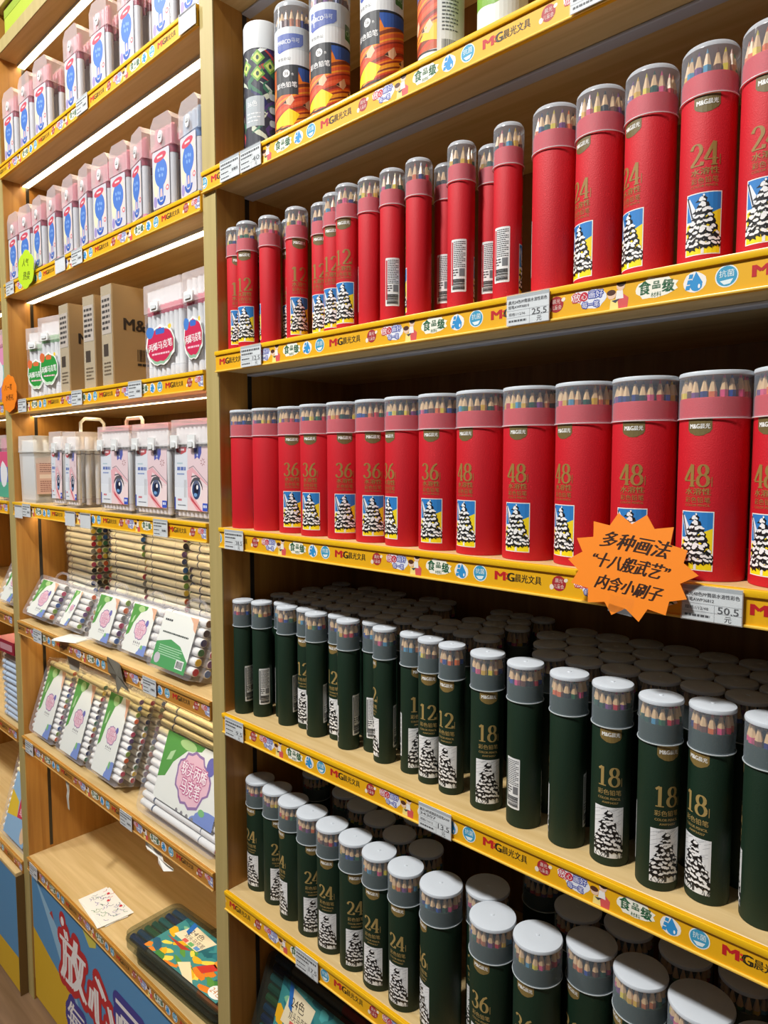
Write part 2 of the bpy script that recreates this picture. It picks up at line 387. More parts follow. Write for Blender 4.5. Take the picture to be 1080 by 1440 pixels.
# ------------------------------------------------------------------ the setting
def struct(name, me): o = obj(name, me); o['kind'] = 'structure'; return o
struct('floor', MB().box(-3.2, 2.6, -3.0, .34, -.05, -.002, r=0).mesh('floor', plain('floor_joint', (60, 46, 34), .6)))
fl = bpy.data.objects['floor']
pm = MB().box(-.599, .599, -.0735, .0735, 0, .0025, axis='z', r=.002, n=1).mesh('plank', FLOORM)
for j in range(18):
    for i in range(5):
        x = -2.55 + i * 1.2 + (j % 3) * .4 - .4; y = .25 - j * .15
        if x < 2.1: obj('plank', pm, fl, (x, y, -.0022))
struct('wall_back', MB().box(-3.2, 2.6, .335, .40, 0, 3.65).mesh('wall_back', plain('wall_paint', (214, 208, 196), .8)))
struct('ceiling', MB().box(-3.2, 2.6, -3.0, .40, 3.65, 3.7).mesh('ceiling', plain('ceiling_paint', (170, 170, 168), .9)))
RT = [2.248, 1.954, 1.661, 1.371, 1.053, .7347, .412]
LT = [2.515, 2.221, 1.928, 1.635, 1.375, 1.062, .750, .412]
RH = .034
# printed yellow insert of a price rail: one repeat is 0.266 m long
PER = .266
def period():
    d = D()
    d.text('M', .0075, .0165, .0098, (196, 30, 36), 2, w=.013, bold=.0009); d.ell(.0165, .019, .0013, .0013, (230, 60, 40), 2, 8); d.ell(.0165, .0145, .0013, .0013, (196, 40, 36), 2, 8)
    d.text('G', .0215, .0165, .0098, (40, 36, 20), 2, w=.0085, bold=.0008); d.text('晨光文具', .0435, .0165, .0092, (52, 46, 26), 2, w=.033, bold=.0002)
    x = .081; d.ell(x, .0165, .0082, .0082, (172, 44, 50), 1.5, 16); d.ell(x - .0085, .012, .0025, .003, (245, 235, 215), 1.8, 10); d.ell(x + .008, .0205, .0025, .002, (245, 235, 215), 1.8, 10, .5)
    d.text('晨光', x, .0195, .0046, (245, 220, 210), 2.5, w=.009); d.text('儿童会', x, .0135, .0046, (245, 220, 210), 2.5, w=.012)
    x = .116; d.ell(x - .006, .0195, .0125, .0062, (246, 236, 240), 1.2, 18, 0, .1, 4); d.ell(x + .006, .0155, .0135, .0092, (236, 240, 250), 1.35, 18, 0, .12, 5)
    d.text('放', x - .012, .0195, .0082, (250, 250, 250), 3, outline=.0011, ocol=(205, 60, 80)); d.ell(x - .004, .0195, .0044, .0046, (205, 40, 60), 2, 14); d.text('心', x - .004, .0195, .006, (250, 250, 250), 3)
    d.text('画好', x + .0085, .0205, .007, (245, 245, 255), 3, w=.015, outline=.001, ocol=(70, 90, 180)); d.text('每一笔', x + .003, .011, .006, (245, 245, 255), 3, w=.018, outline=.001, ocol=(70, 90, 180))
    x = .147                                                          # two people sitting together
    d.poly([(x - .008, .003), (x + .001, .003), (x, .012), (x - .007, .012)], (252, 232, 140), 1.5); d.poly([(x + .001, .003), (x + .01, .003), (x + .011, .012), (x + .006, .016), (x, .012)], (222, 90, 90), 1.4)
    d.poly([(x - .002, .012), (x + .006, .012), (x + .005, .02), (x - .001, .02)], (246, 244, 240), 1.7); d.ell(x + .003, .024, .0042, .0046, (240, 205, 180), 2, 12); d.ell(x + .0035, .0265, .0046, .0034, (60, 36, 26), 2.4, 12)
    d.ell(x - .006, .0165, .0044, .0042, (242, 206, 180), 2, 12); d.ell(x - .0065, .0188, .0046, .0028, (84, 46, 30), 2.4, 12); d.poly([(x - .006, .011), (x + .002, .012), (x - .002, .0085)], (70, 72, 84), 2.6)
    x = .184; d.ell(x, .0165, .0195, .0098, (252, 250, 235), 1.2, 20, 0, .12, 8); d.text('食', x - .0105, .018, .0128, (28, 98, 60), 2.4, bold=.0006, w=.0105); d.text('品', x + .0005, .0192, .007, (28, 98, 60), 2.4, bold=.0005); d.text('级', x + .0115, .017, .0118, (28, 98, 60), 2.4, bold=.0006, w=.0105); d.text('材料', x + .0005, .0105, .0046, (28, 98, 60), 2.4)
    x = .219; d.ell(x, .0155, .0098, .0092, (250, 246, 240), 1.2, 16, 0, .05, 2); d.poly([(x + .0012, .0245), (x + .007, .0145), (x + .005, .0095), (x - .001, .0085), (x - .0045, .0125)], (48, 150, 215), 2); d.ell(x + .0015, .0125, .0052, .005, (48, 150, 215), 2.2, 14)
    for i in range(3): d.poly([(x - .008 + i * .0013, .0095 + i * .0048), (x - .0042 + i * .0011, .0095 + i * .0048), (x - .0034 + i * .0011, .0132 + i * .0048), (x - .0072 + i * .0013, .0132 + i * .0048)], (48, 150, 215), 2.35)
    d.ell(x + .004, .0115, .001, .002, (255, 255, 255), 2.6, 8)
    x = .246; d.ell(x, .0162, .0096, .0096, (240, 246, 246), 1.2, 24); d.ell(x, .0162, .0086, .0086, (62, 160, 200), 1.6, 24); d.text('抗菌', x, .0185, .0062, (235, 250, 250), 2.4, w=.0125); d.poly([(x - .0055, .0125), (x + .0055, .0135), (x + .003, .0095), (x - .002, .009)], (236, 248, 250), 2.4)
    return d
PD = period()
def insert_mesh(x0, x1, xm, col):
    d = D(); d.rect(x0, x1, .0022, .0318, col, .5); k0 = int(math.floor((x0 - xm) / PER)) - 1
    for k in range(k0, k0 + 12):
        dx = xm + k * PER
        if dx > x1 or dx + PER < x0: continue
        e = D().merge(PD, dx, 0)
        if dx < x0 or dx + PER > x1: e.clip(x0 + .001, x1 - .001, 0, .04)
        d.merge(e)
    return d.mesh('printed_insert')
def rail(unit, x0, x1, top, xm, dull=False):
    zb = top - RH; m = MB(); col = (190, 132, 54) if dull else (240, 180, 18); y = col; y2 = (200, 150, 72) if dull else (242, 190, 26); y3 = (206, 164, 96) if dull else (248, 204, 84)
    m.box(x0, x1, -.0042, -.0002, zb, zb + RH, y); m.box(x0, x1, -.0066, -.0042, zb + .0272, zb + RH, y2, r=.0008, axis='x'); m.box(x0, x1, -.0066, -.0042, zb, zb + .0026, y3, r=.0008, axis='x')
    r = obj('price_rail', m.mesh('price_rail', RAILM, 30), unit)
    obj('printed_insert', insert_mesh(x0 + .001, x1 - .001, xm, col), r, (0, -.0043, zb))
    return r
def board(name, unit, x0, x1, y0, y1, z0, z1, mat, r=.0012, axis='x'): return obj(name, MB().box(x0, x1, y0, y1, z0, z1, r=r, n=1, axis=axis).mesh(name, mat, 30), unit)
def upright(unit, x, s, z1):
    m = MB(); m.box(min(x, x + s * .0012), max(x, x + s * .0012), .056, .064, .42, z1, (46, 40, 34))
    u = obj('slotted_upright', m.mesh('slotted_upright', GLOSS), unit); return u
def bay(label, xa, xb, pl, pr, tops, rails, led, depth=.30, back=True):
    u = thing('display_shelving', label, 'shelving')
    zt = 2.62
    for a, b in (pl, pr):
        if a is None: continue
        board('side_panel', u, a, b, .0012, depth + .02, 0, zt, WOODV); board('edge_band', u, a, b, -.0012, .0012, 0, zt, EDGE, .0004)
    board('back_panel', u, xa, xb, depth, depth + .012, .05, zt, BACKM)
    upright(u, xa, 1, zt); upright(u, xb, -1, zt)
    for i, t in enumerate(tops):
        board('shelf', u, xa + .0004, xb - .0004, 0, depth - .001, t - RH + .003, t, WOODH)
        m = MB(); z = t - RH + .003
        if led and i < len(tops) - 1:
            c = obj('led_channel', m.box(xa + .002, xb - .002, .045, .064, z - .003, z - .0002, (225, 225, 220)).box(xa + .002, xb - .002, .0445, .0462, z - .0068, z - .003, (215, 215, 210)).box(xa + .002, xb - .002, .0628, .0645, z - .0068, z - .003, (215, 215, 210)).mesh('led_channel', GLOSS), u)
            obj('led_strip', MB().box(xa + .003, xb - .003, .0465, .0625, z - .0062, z - .0031, r=.001, n=1, axis='x').mesh('led_strip', LED), c)
        elif not led and i < len(tops) - 1:
            obj('led_channel', m.box(xa + .002, xb - .002, .054, .072, z - .004, z - .0002, r=.001, n=1, axis='x').mesh('led_channel', LEDOFF), u)
        rx0, rx1, xm = rails[i]
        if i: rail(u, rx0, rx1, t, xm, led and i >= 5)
        else: board('shelf_edge', u, xa, xb, -.0012, -.0001, t - RH + .003, t, EDGE, .0003)
    board('top_board', u, xa, xb, 0, depth, zt - .03, zt, WOODH)
    return u
rbay = bay('right bay of oak shelving filled with red and green pencil tubes', -.011, .93, (-.048, -.011), (.93, .967), RT,
           [(-.011, .93, .002), (-.044, .93, -.018), (-.014, .93, -.003), (-.012, .93, .006), (-.012, .93, -.006), (-.014, .93, -.001), (-.012, .93, 0)], False)
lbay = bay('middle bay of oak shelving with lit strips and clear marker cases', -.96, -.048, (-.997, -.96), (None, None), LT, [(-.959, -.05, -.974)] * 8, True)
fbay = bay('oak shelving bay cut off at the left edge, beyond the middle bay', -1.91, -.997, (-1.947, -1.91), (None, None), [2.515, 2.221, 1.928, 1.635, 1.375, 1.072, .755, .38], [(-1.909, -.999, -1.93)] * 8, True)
# base fronts with the painted banner
def banner(x0, x1, z0, z1, full):
    d = D(); d.rect(x0, x1, z0, z1, (86, 150, 200), .5)
    d.poly([(x0, z0), (x1, z0), (x1, z0 + .10), (x1 - .5, z0 + .09), (x0 + .25, z0 + .13), (x0 + .1, z0 + .17), (x0, z0 + .2)], (222, 180, 40), 1)
    if full:
        d.poly([(x0 + .02, z1 - .01), (x0 + .13, z1 - .12), (x0 + .3, z0 + .06), (x0 + .34, z0 + .05), (x0 + .18, z1 - .1)], (150, 195, 225), .8)
        d.poly([(-.838, .305), (-.822, .318), (-.812, .296)], (190, 60, 60), 1.5)
        for ch, x, z, h, oc in (('放', -.700, .236, .14, (196, 38, 48)), ('心', -.545, .214, .125, (196, 38, 48)), ('画', -.405, .218, .12, (64, 62, 150)), ('好', -.27, .2, .11, (64, 62, 150)), ('每', -.69, .085, .09, (64, 62, 150)), ('一', -.56, .08, .02, (64, 62, 150)), ('笔', -.44, .085, .09, (64, 62, 150))):
            d.text(ch, x, z, h, (244, 240, 240), 4, outline=.02, ocol=oc, bold=.0065)
        d.ell(-.755, .325, .02, .022, (196, 38, 48), 2, 14); d.ell(-.755, .322, .010, .012, (244, 240, 240), 5, 14)
        d.poly([(-.66, .378), (-.56, .378), (-.565, .345), (-.60, .33)], (214, 206, 90), 1.5)
    return d.clip(x0, x1, z0, z1)
def base(unit, x0, x1, zt, y, full):
    b = board('base_front', unit, x0, x1, y, y + .02, .06, zt, EDGE); obj('banner', banner(x0 + .004, x1 - .002, .012, zt - .002, full).mesh('banner', None, None, .0002), b, (0, y - .0002, 0))
    board('plinth', unit, x0, x1, y + .004, y + .02, 0, .06, WOODV)
base(lbay, -.96, -.048, .378, .004, True)
base(fbay, -1.91, -.999, .346, -.022, False)
board('base_end', fbay, -1.0, -.9975, -.022, -.0015, 0, .346, plain('dark_oak_edge', (110, 82, 40), .6)); board('base_ledge', fbay, -1.91, -.9975, -.0235, -.0068, .346, .3555, WOODH)
base(rbay, -.011, .93, .378, .004, False)
# ------------------------------------------------------------------ pencil tubes, right bay
BL = -118; H_ = 165
def row(spec, z, red, shelf, kind):
    n = {}
    for i, (num, x, y, phi, st) in enumerate(spec):
        if st is None: st = phi - 130 if phi > -100 else 112
        n[num] = n.get(num, 0) + 1
        look = 'printed front outward' if abs(phi) < 62 else ('barcode sticker outward' if abs(st) < 75 else 'plain side outward')
        deep = '' if y < .054 or not red and y < .07 else ', set back'
        pencil_tube(num, red, x, y, z, phi, st, f'{ORD[n[num]]} {num}-colour {"red" if red else "green"} tube from the divider, {shelf}, {look}{deep}', kind)
row([('12', .010, .024, 10, None), ('12', .047, .018, -22, None), ('12', .043, .058, -45, None), ('12', .0927, .027, BL, None), ('12', .108, .060, -40, None), ('12', .152, .032, 15, None),
     ('12', .1935, .047, -20, None), ('12', .234, .034, -20, None), ('12', .271, .024, -25, None), ('12', .3085, .030, 150, -113), ('12', .349, .030, 130, 0), ('12', .394, .030, BL, None),
     ('12', .4115, .066, 115, -15), ('12', .461, .030, 120, -10), ('12', .483, .062, 120, -10), ('12', .527, .030, 106, -24),
     ('24', .583, .036, 130, -102), ('24', .6345, .036, -50, None), ('24', .6875, .036, -48, None), ('24', .742, .036, -5, None), ('24', .7945, .036, -5, None), ('24', .8485, .036, -30, None)],
    RT[2], True, 'upper red shelf', 'red tubes on the upper red shelf')
row([('36', .0195, .033, BL, None), ('36', .078, .034, BL, None), ('36', .1365, .040, -15, None), ('36', .195, .035, -30, None), ('36', .2535, .036, -5, None), ('36', .312, .036, -8, None), ('36', .3705, .033, -55, None), ('36', .429, .033, -27, None),
     ('48', .491, .036, -42, None), ('48', .5565, .038, -28, None), ('48', .6225, .040, -46, None), ('48', .6885, .038, -20, None), ('48', .755, .040, -24, None), ('48', .8205, .042, -38, None), ('48', .886, .042, -38, None)],
    RT[3], True, 'lower red shelf', 'red tubes on the lower red shelf')
row([('12', .0075, .027, 170, 38), ('12', .0425, .040, 150, 12), ('12', .0735, .0635, 110, -110), ('12', .1045, .0445, 170, 60), ('12', .1395, .0575, -30, None), ('12', .1745, .0455, BL, 70), ('12', .2095, .062, -50, None),
     ('12', .2445, .047, BL, 55), ('12', .2795, .0665, 150, -10), ('12', .3165, .050, -85, 80), ('12', .3665, .0525, 35, None), ('12', .404, .0463, -12, None), ('12', .4425, .0425, -30, None),
     ('18', .4973, .0433, 5, None), ('18', .5538, .0389, 120, -40), ('18', .6114, .0372, -116, 84), ('18', .6622, .0376, -3, None), ('18', .7165, .0304, 25, None), ('18', .7623, .0417, -35, None), ('18', .8135, .0397, -110, 50), ('18', .862, .040, -20, None)],
    RT[4], False, 'upper green shelf', 'green tubes at the front of the upper green shelf')
row([('24', .0165, .051, -50, None), ('24', .068, .048, 5, None), ('24', .1195, .041, -65, None), ('24', .171, .037, 0, None), ('24', .2225, .033, -25, None), ('24', .274, .032, 0, None), ('24', .3255, .029, -27, None), ('24', .3778, .0268, -30, None),
     ('36', .437, .030, -65, None), ('36', .4856, .0662, -35, None), ('36', .5235, .022, -30, None), ('36', .5825, .028, -30, None), ('36', .6335, .0615, -50, None), ('36', .6935, .056, -62, None), ('48', .757, .056, -88, None), ('48', .824, .042, -60, None)],
    RT[5], False, 'lower green shelf', 'green tubes at the front of the lower green shelf')
g4 = 'shaded green tubes behind the front row, upper green shelf'; g5 = 'shaded green tubes behind the front row, lower green shelf'
used = [(x, y) for x, y in ((.073, .0605), (.1395, .0575), (.2095, .062), (.2795, .0665))]
for j in range(5):
    for i in range(14):
        x = .013 + i * .0368 + (j % 2) * .018; y = .1035 + j * .0365 + R_.uniform(-.002, .002)
        if x > .47 or (i in (8, 9) and j > 1) or (j == 4 and i % 4 == 1): continue
        pencil_tube('12', False, x, y, RT[4], R_.uniform(0, 360), 0, f'slim green tube, {ORD[i + 1]} from divider in {ORD[j + 1]} shaded row of upper green shelf', g4, False)
    for i in range(9):
        x = .512 + i * .0448 + (j % 2) * .021; y = .0905 + j * .0425 + R_.uniform(-.001, .001)
        if x > .90 or j > 3 or (j == 0 and i == 0): continue
        pencil_tube('18', False, x, y, RT[4], R_.uniform(0, 360), 0, f'thicker green tube, {ORD[i + 1]} from left in {ORD[j + 1]} shaded row, right half of upper green shelf', g4, False)
for i, (x, y) in enumerate(((.07, .135), (.162, .122), (.2125, .108), (.263, .0955), (.3155, .083), (.3695, .0805), (.12, .165), (.245, .150), (.305, .142))):
    pencil_tube('24', False, x, y, RT[5], R_.uniform(0, 360), 0, f'shaded 24-colour green tube {ORD[i + 1]} from divider behind front row, lower green shelf' if i < 6 else f'24-colour green tube deep in the dark of lower green shelf, {ORD[i - 5]} from divider', g5, False)
for i, (x, y) in enumerate(((.592, .108), (.652, .120), (.718, .121), (.781, .127), (.842, .113), (.52, .15), (.60, .185), (.70, .19), (.80, .2))):
    pencil_tube('36', False, x, y, RT[5], R_.uniform(0, 360), 0, f'shaded wide green tube {ORD[i + 1]} from left behind front row, right end of lower green shelf' if i < 5 else f'wide green tube deep in the dark of lower green shelf, {ORD[i - 4]} from left', g5, False)
# ------------------------------------------------------------------ cans on the top shelf of the right bay
def can_print(kind):
    d = D(); R = .029; w = pi * R
    if kind == 'pencil' or kind == 'code':
        d.rect(-w, w, .001, .165, (226, 228, 228), .5)
        d.rect(-.06, .055, .026, .112, (190, 84, 30), 1)
        for i in range(30):
            q = random.Random(i + 3); z = .024 + i * .0024; k = q.choice([(236, 130, 30), (206, 70, 34), (150, 44, 30), (240, 160, 40), (130, 58, 28), (222, 96, 50)])
            d.poly([(-.06, z - .03), (.055, z + .012), (.055, z + .017), (0, z + .004), (-.06, z - .02)], k, 1.2 + i * .025)
        d.poly([(.0, .112), (.055, .112), (.055, .098), (.01, .09)], (50, 90, 170), 2); d.poly([(-.036, .026), (-.004, .026), (.006, .042), (-.01, .05), (-.036, .034)], (250, 222, 30), 2.15); d.poly([(.03, .04), (.055, .036), (.055, .056), (.04, .054)], (246, 196, 40), 2.2)
        for x, z in ((-.012, .058), (.018, .056), (.04, .05)):
            d.poly([(x - .008, z), (x + .006, z + .012), (x + .01, z + .004), (x + .004, z - .004)], (236, 196, 160), 2.4); d.poly([(x - .008, z), (x - .003, z + .004), (x - .002, z - .001)], (60, 40, 30), 2.5)
        d.line(arc(0, .118, .062, .008, 180, 360), .003, (30, 30, 34), 2.2); d.line([(-.06, .027), (-.02, .022), (.02, .026), (.055, .024)], .002, (40, 36, 34), 2.5)
        d.rect(-.034, .004, .07, .112, (52, 54, 58), 2.6); d.ell(-.014, .1, .0055, .0055, (240, 240, 240), 3, 14); d.text('36', -.014, .1, .005, (40, 40, 44), 3.4); d.text('色', -.0045, .0985, .0035, (240, 240, 240), 3); d.text('彩色铅笔', -.015, .084, .008, (242, 242, 242), 3, w=.034, bold=.0002)
        d.text('学生办公', -.018, .121, .0045, (120, 124, 126), 2, w=.022)
        d.poly([(-.03, .134), (-.026, .13), (.008, .138), (.012, .142), (.012, .156), (-.03, .156)], (62, 84, 176), 2); d.text('MARCO', -.018, .145, .006, (240, 240, 246), 3, w=.022, bold=.0003); d.text('马可', .0, .1465, .006, (240, 240, 246), 3, w=.012)
        d.rect(.026, .042, .122, .143, (70, 120, 60), 2, .002); d.text('C€', .034, .1325, .008, (190, 214, 170), 3, w=.012)
        if kind == 'code':
            d.rect(.058, .086, .014, .15, (238, 238, 238), 2); barcode(d, .061, .083, .018, .036); lines(d, .061, .083, .045, .14, 22, (110, 112, 116), 3, .4, 4)
    elif kind == 'swirl':
        d.rect(-w, w, .001, .172, (40, 44, 60), .5); q = random.Random(4)
        for i in range(34):
            x = q.uniform(-w, w); z = q.uniform(.01, .15); k = q.choice([(70, 50, 110), (40, 90, 120), (150, 50, 80), (50, 110, 80), (200, 210, 190), (30, 36, 90), (190, 60, 60), (235, 240, 235)])
            P = [(x + .012 * math.sin(t * .9 + i), z + t * .006) for t in range(9)]; d.line(P, [.001, .004, .006, .008, .008, .007, .005, .003, .001], k, 1 + q.random() * .8)
        for x, z in ((-.03, .14), (-.008, .152), (.012, .14), (-.008, .128), (.03, .152)):
            d.poly([(x - .012, z), (x, z - .012), (x + .012, z), (x, z + .012)], (120, 170, 70), 2); d.poly([(x - .008, z), (x, z - .008), (x + .008, z), (x, z + .008)], (206, 220, 110), 2.2); d.ell(x, z, .0025, .0035, (40, 70, 50), 2.5, 10)
        d.rect(-.032, .002, .05, .095, (170, 180, 186), 2.5); d.text('36色', -.018, .084, .009, (236, 240, 240), 3, w=.018); lines(d, -.028, -.004, .055, .072, 3, (225, 230, 232), 3, .3, 6)
        for i in range(3): d.rect(.010, .030, .05 + i * .02, .06 + i * .02, (190, 200, 205), 2.6, .004)
    else:
        d.rect(-w, w, .001, .165, (232, 236, 230), .5); d.poly([(-w, .05), (-.02, .04), (.03, .055), (w, .045), (w, .12), (-w, .12)], (120, 170, 50), 1); d.rect(-.03, .0, .06, .1, (40, 90, 60), 2); barcode(d, .02, .045, .012, .034)
    e = D(); e.t = [q for q in d.t]
    return e.clip(-w, w, .001, .175).mesh('printed_wrap', None, R)
cbody = MB().lathe([(.0275, 0), (.0288, .001), (.029, .003), (.029, .166), (.0265, .1665), (.0265, .16)], 40, None, (228, 230, 230)).mesh('body', GLOSS, 40)
ccap = MB().lathe([(.0294, .134), (.0296, .150), (.0296, .196)], 40, None, cap0=False, cap1=False).mesh('cap', CAPM, 40)
clid = MB().lathe([(.0296, .1955), (.0294, .2), (.0282, .2035), (.025, .2055), (.0001, .206)], 40, None, (240, 244, 246), cap0=False, cap1=False).mesh('lid', CAPD, 40)
wcap = MB().lathe([(.0296, .166), (.0297, .204), (.0285, .2075), (.024, .2085), (.0001, .209)], 40, None, (226, 230, 232), cap0=False).mesh('cap', GLOSS, 40)
def can(x, y, kind, phi, label):
    th = math.atan2(CAM[0] - x, -(CAM[1] - y)) + math.radians(phi)
    o = thing('pencil_can', label, 'pencil can', (x, y, RT[1]), (0, 0, th), 'pencil cans on the top shelf'); q = random.Random(int(x * 1000))
    obj('body', cbody, o); obj('printed_wrap', can_print(kind), o)
    if kind == 'swirl': obj('cap', wcap, o); return
    obj('cap', ccap, o); obj('lid', clid, o)
    for i in range(18):
        a = 2 * pi * i / 18 + q.uniform(-.05, .05); obj('pencil', pencil_mesh(q.choice((9, 9, 10, 0, 13, 8))), o, (.0235 * math.cos(a), .0235 * math.sin(a), .004), (0, 0, q.random()))
can(.050, .050, 'swirl', 0, 'colour pencil can with white cap and dark swirling pattern beside the divider')
can(.128, .050, 'pencil', 4, 'grey capped pencil can with orange artwork, right beside the swirl-patterned can')
can(.208, .050, 'pencil', -4, 'grey capped pencil can with orange artwork, third from the divider on top shelf')
can(.311, .050, 'pencil', -14, 'grey capped pencil can with orange artwork, standing alone fourth on top shelf')
can(.412, .050, 'code', -118, 'pencil can turned to show its white barcode panel on top shelf')
can(.503, .050, 'green', 20, 'pencil can with green band above a white foot, rightmost on top shelf')
# ------------------------------------------------------------------ price tags and signs
def tag_print(l1, l2, spec, price, w, h):
    d = D(); d.rect(0, w, 0, h, (226, 232, 234), .5); k = (36, 38, 44); d.rect(0, w, h * .88, h, (176, 184, 188), 1)
    if l1: d.text(l1, w * .04, h * .76, h * .125, k, 2, w=w * .92, bold=.00008, anchor='l')
    else: lines(d, w * .04, w * .94, h * .7, h * .84, 1, k, 2, .7, 3)
    if l2: d.text(l2, w * .04, h * .6, h * .115, k, 2, w=w * .5, bold=.00008, anchor='l')
    else: lines(d, w * .04, w * .6, h * .54, h * .66, 1, k, 2, .7, 4)
    for z in (.48, .25): d.rect(0, w, h * z, h * z + .00025, (120, 124, 130), 1.5)
    d.rect(w * .55, w * .55 + .00025, 0, h * .48, (120, 124, 130), 1.5)
    if spec: d.text(spec, w * .05, h * .36, h * .11, k, 2, w=w * .4, anchor='l')
    else: lines(d, w * .05, w * .45, h * .31, h * .42, 1, k, 2, .6, 6)
    lines(d, w * .05, w * .48, h * .08, h * .19, 1, k, 2, .6, 7)
    if price: d.text(price, w * .78, h * .36, h * .2, k, 2.2, w=w * .34, bold=.00015); d.text('元', w * .78, h * .12, h * .17, k, 2.2)
    else: lines(d, w * .62, w * .92, h * .28, h * .44, 1, k, 2, .8, 8)
    return d
tag_body = MB().box(0, .051, -.0006, .0004, 0, .0315, (232, 236, 238)).mesh('card', GLOSS)
slv = MB().box(-.001, .052, -.0011, -.0007, -.0008, .0325).mesh('sleeve', ACRYL)
def price_tag(x, top, label, l1=None, l2=None, spec=None, price=None, blank=False, wide=1, dz=0, rz=0):
    o = thing('price_tag', label, 'price tag', (x, -.0084, top - RH + .0012 + dz), (0, rz, 0), 'price tags on the rails')
    c = obj('card', tag_body, o); c.scale[0] = wide
    if not blank: obj('tag_print', tag_print(l1, l2, spec, price, .051 * wide, .0315).mesh('tag_print'), c, (0, -.0007, 0)).scale[0] = 1 / wide
    else: obj('tag_print', D().rect(.001, .05, .028, .0312, (60, 60, 66), 1).mesh('tag_print'), c, (0, -.0007, 0))
    s_ = obj('sleeve', slv, o); s_.scale[0] = wide
price_tag(.015, RT[1], 'white price tag on top rail nearest the divider, right bay'); price_tag(.069, RT[1], 'second white price tag from the divider on top rail, right bay', price='40')
price_tag(.622, RT[1], 'white price tag on top rail at the upper right edge', wide=1.15)
price_tag(.063, RT[2], 'price tag reading 12.5 under the slim red tubes', price='12.5')
price_tag(.553, RT[2], 'price tag reading 25.5 under the red 24-colour tubes', '晨光24色PP筒装水溶性彩色', '铅笔AWP36810', '规格1/12/96', '25.5')
price_tag(.010, RT[3], 'price tag at divider end of lower red shelf rail', price='38.5'); price_tag(.748, RT[3], 'price tag reading 50.5 beside the orange star sign', '晨光48色PP筒装水溶性彩色', '铅笔AWP36812', '规格1/12/48', '50.5')
price_tag(.002, RT[4], 'price tag at divider end of upper green shelf rail', price='9.5'); price_tag(.431, RT[4], 'price tag reading 13.5 halfway along upper green shelf rail', '晨光18色纸筒彩色铅笔AWP', '34307', '规格1/10/12', '13.5')
price_tag(.183, RT[5], 'price tag reading 17.5 on lower green shelf rail', price='17.5')
for i, x, lab, bl in ((1, -.498, 'small price tag halfway along upper rail of clear marker cases', 0), (1, -.098, 'blank white card at right end of upper marker case rail', 1), (2, -.63, 'blank white card on rail right of the yellow-green sign', 1), (2, -.544, 'price tag right of blank card on rail with yellow-green sign', 0),
                      (2, -.935, 'crumpled pale tag at left end of rail with yellow-green sign', 0), (3, -.883, 'price tag beside the orange scalloped sign', 0), (3, -.567, 'price tag below the brown cartons', 0), (3, -.307, 'price tag below the first pink-labelled marker box', 0),
                      (4, -.936, 'blank white card leftmost on rail below the milky bin', 1), (4, -.882, 'price tag second from left on rail below the milky bin', 0), (4, -.623, 'white card hanging below the pair of handle boxes', 1), (4, -.544, 'white card second below the pair of handle boxes', 1), (4, -.224, 'price tag below the eye-picture boxes', 0),
                      (5, -.841, 'price tag below the leaning small marker cases, far left', 0), (5, -.281, 'dull grey price tag above the large marker case', 0), (6, -.926, 'price tag at left end of rail over the empty shelf', 0), (6, -.395, 'price tag right of middle on rail over the empty shelf', 0), (7, -.931, 'grey tag at left end of the bottom rail above the banner', 0)):
    price_tag(x, LT[i], lab, blank=bool(bl), dz=-.006 if i == 4 and bl else 0)
# orange star sign
def star(n, r1, r2, rx=1, seed=2):
    q = random.Random(seed); o = []
    for i in range(2 * n):
        a = pi * i / n + .1; r = (r1 if i % 2 == 0 else r2) * q.uniform(.95, 1.04); o.append((rx * r * math.cos(a), r * math.sin(a)))
    return o
sg = thing('star_sign', 'orange starburst sign with handwritten Chinese characters on the lower red rail', 'sign', (.699, -.0155, 1.381), (math.radians(-9), math.radians(6), 0))
obj('card', MB().prism(star(14, .052, .042, 1.2), -.0005, .0005, 'y', (255, 142, 30)).mesh('card', PRINT), sg)
d = D(); ink = (50, 24, 10)
for st, x, z, h, w in (('多种画法', .0, .0225, .0165, .066), ('“十八般武艺”', -.002, .0015, .015, .076), ('内含小刷子', .002, -.0195, .0145, .064)): d.text(st, x, z, h, ink, 1, w=w, bold=.0005, shear=.3)
obj('handwriting', d.mesh('handwriting'), sg, (0, -.0006, 0))
obj('clip', MB().box(-.012, .012, -.0005, .0045, -.046, -.03, (235, 240, 240)).mesh('clip', ACRYL), sg)
def flower(n, a, b, f=.12): return [(a * (1 + f * abs(math.sin(n * t / 2))) * math.cos(t), b * (1 + f * abs(math.sin(n * t / 2))) * math.sin(t)) for t in [2 * pi * i / 64 for i in range(64)]]
sg = thing('flower_sign', 'yellow-green scalloped sign with handwriting among the clear marker cases', 'sign', (-.79, -.0125, 1.934), (0, math.radians(8), 0))
obj('card', MB().prism(flower(6, .046, .04), -.0005, .0005, 'y', (196, 232, 40)).mesh('card', PRINT), sg)
obj('handwriting', D().text('人气', -.004, .016, .018, (50, 60, 20), 1, shear=.2).text('热卖', .004, -.014, .02, (50, 60, 20), 1, shear=.2).mesh('handwriting'), sg, (0, -.0006, 0))
sg = thing('scalloped_sign', 'orange scalloped sign with handwriting at the left divider', 'sign', (-.932, -.0125, 1.652), (0, 0, 0))
obj('card', MB().prism(flower(10, .05, .044, .08), -.0005, .0005, 'y', (255, 140, 24)).mesh('card', PRINT), sg)
obj('handwriting', D().text('八一笔', -.004, .016, .015, ink, 1, shear=.2, w=.05).text('水粉礼', .004, -.01, .016, ink, 1, shear=.2, w=.055).mesh('handwriting'), sg, (0, -.0006, 0))
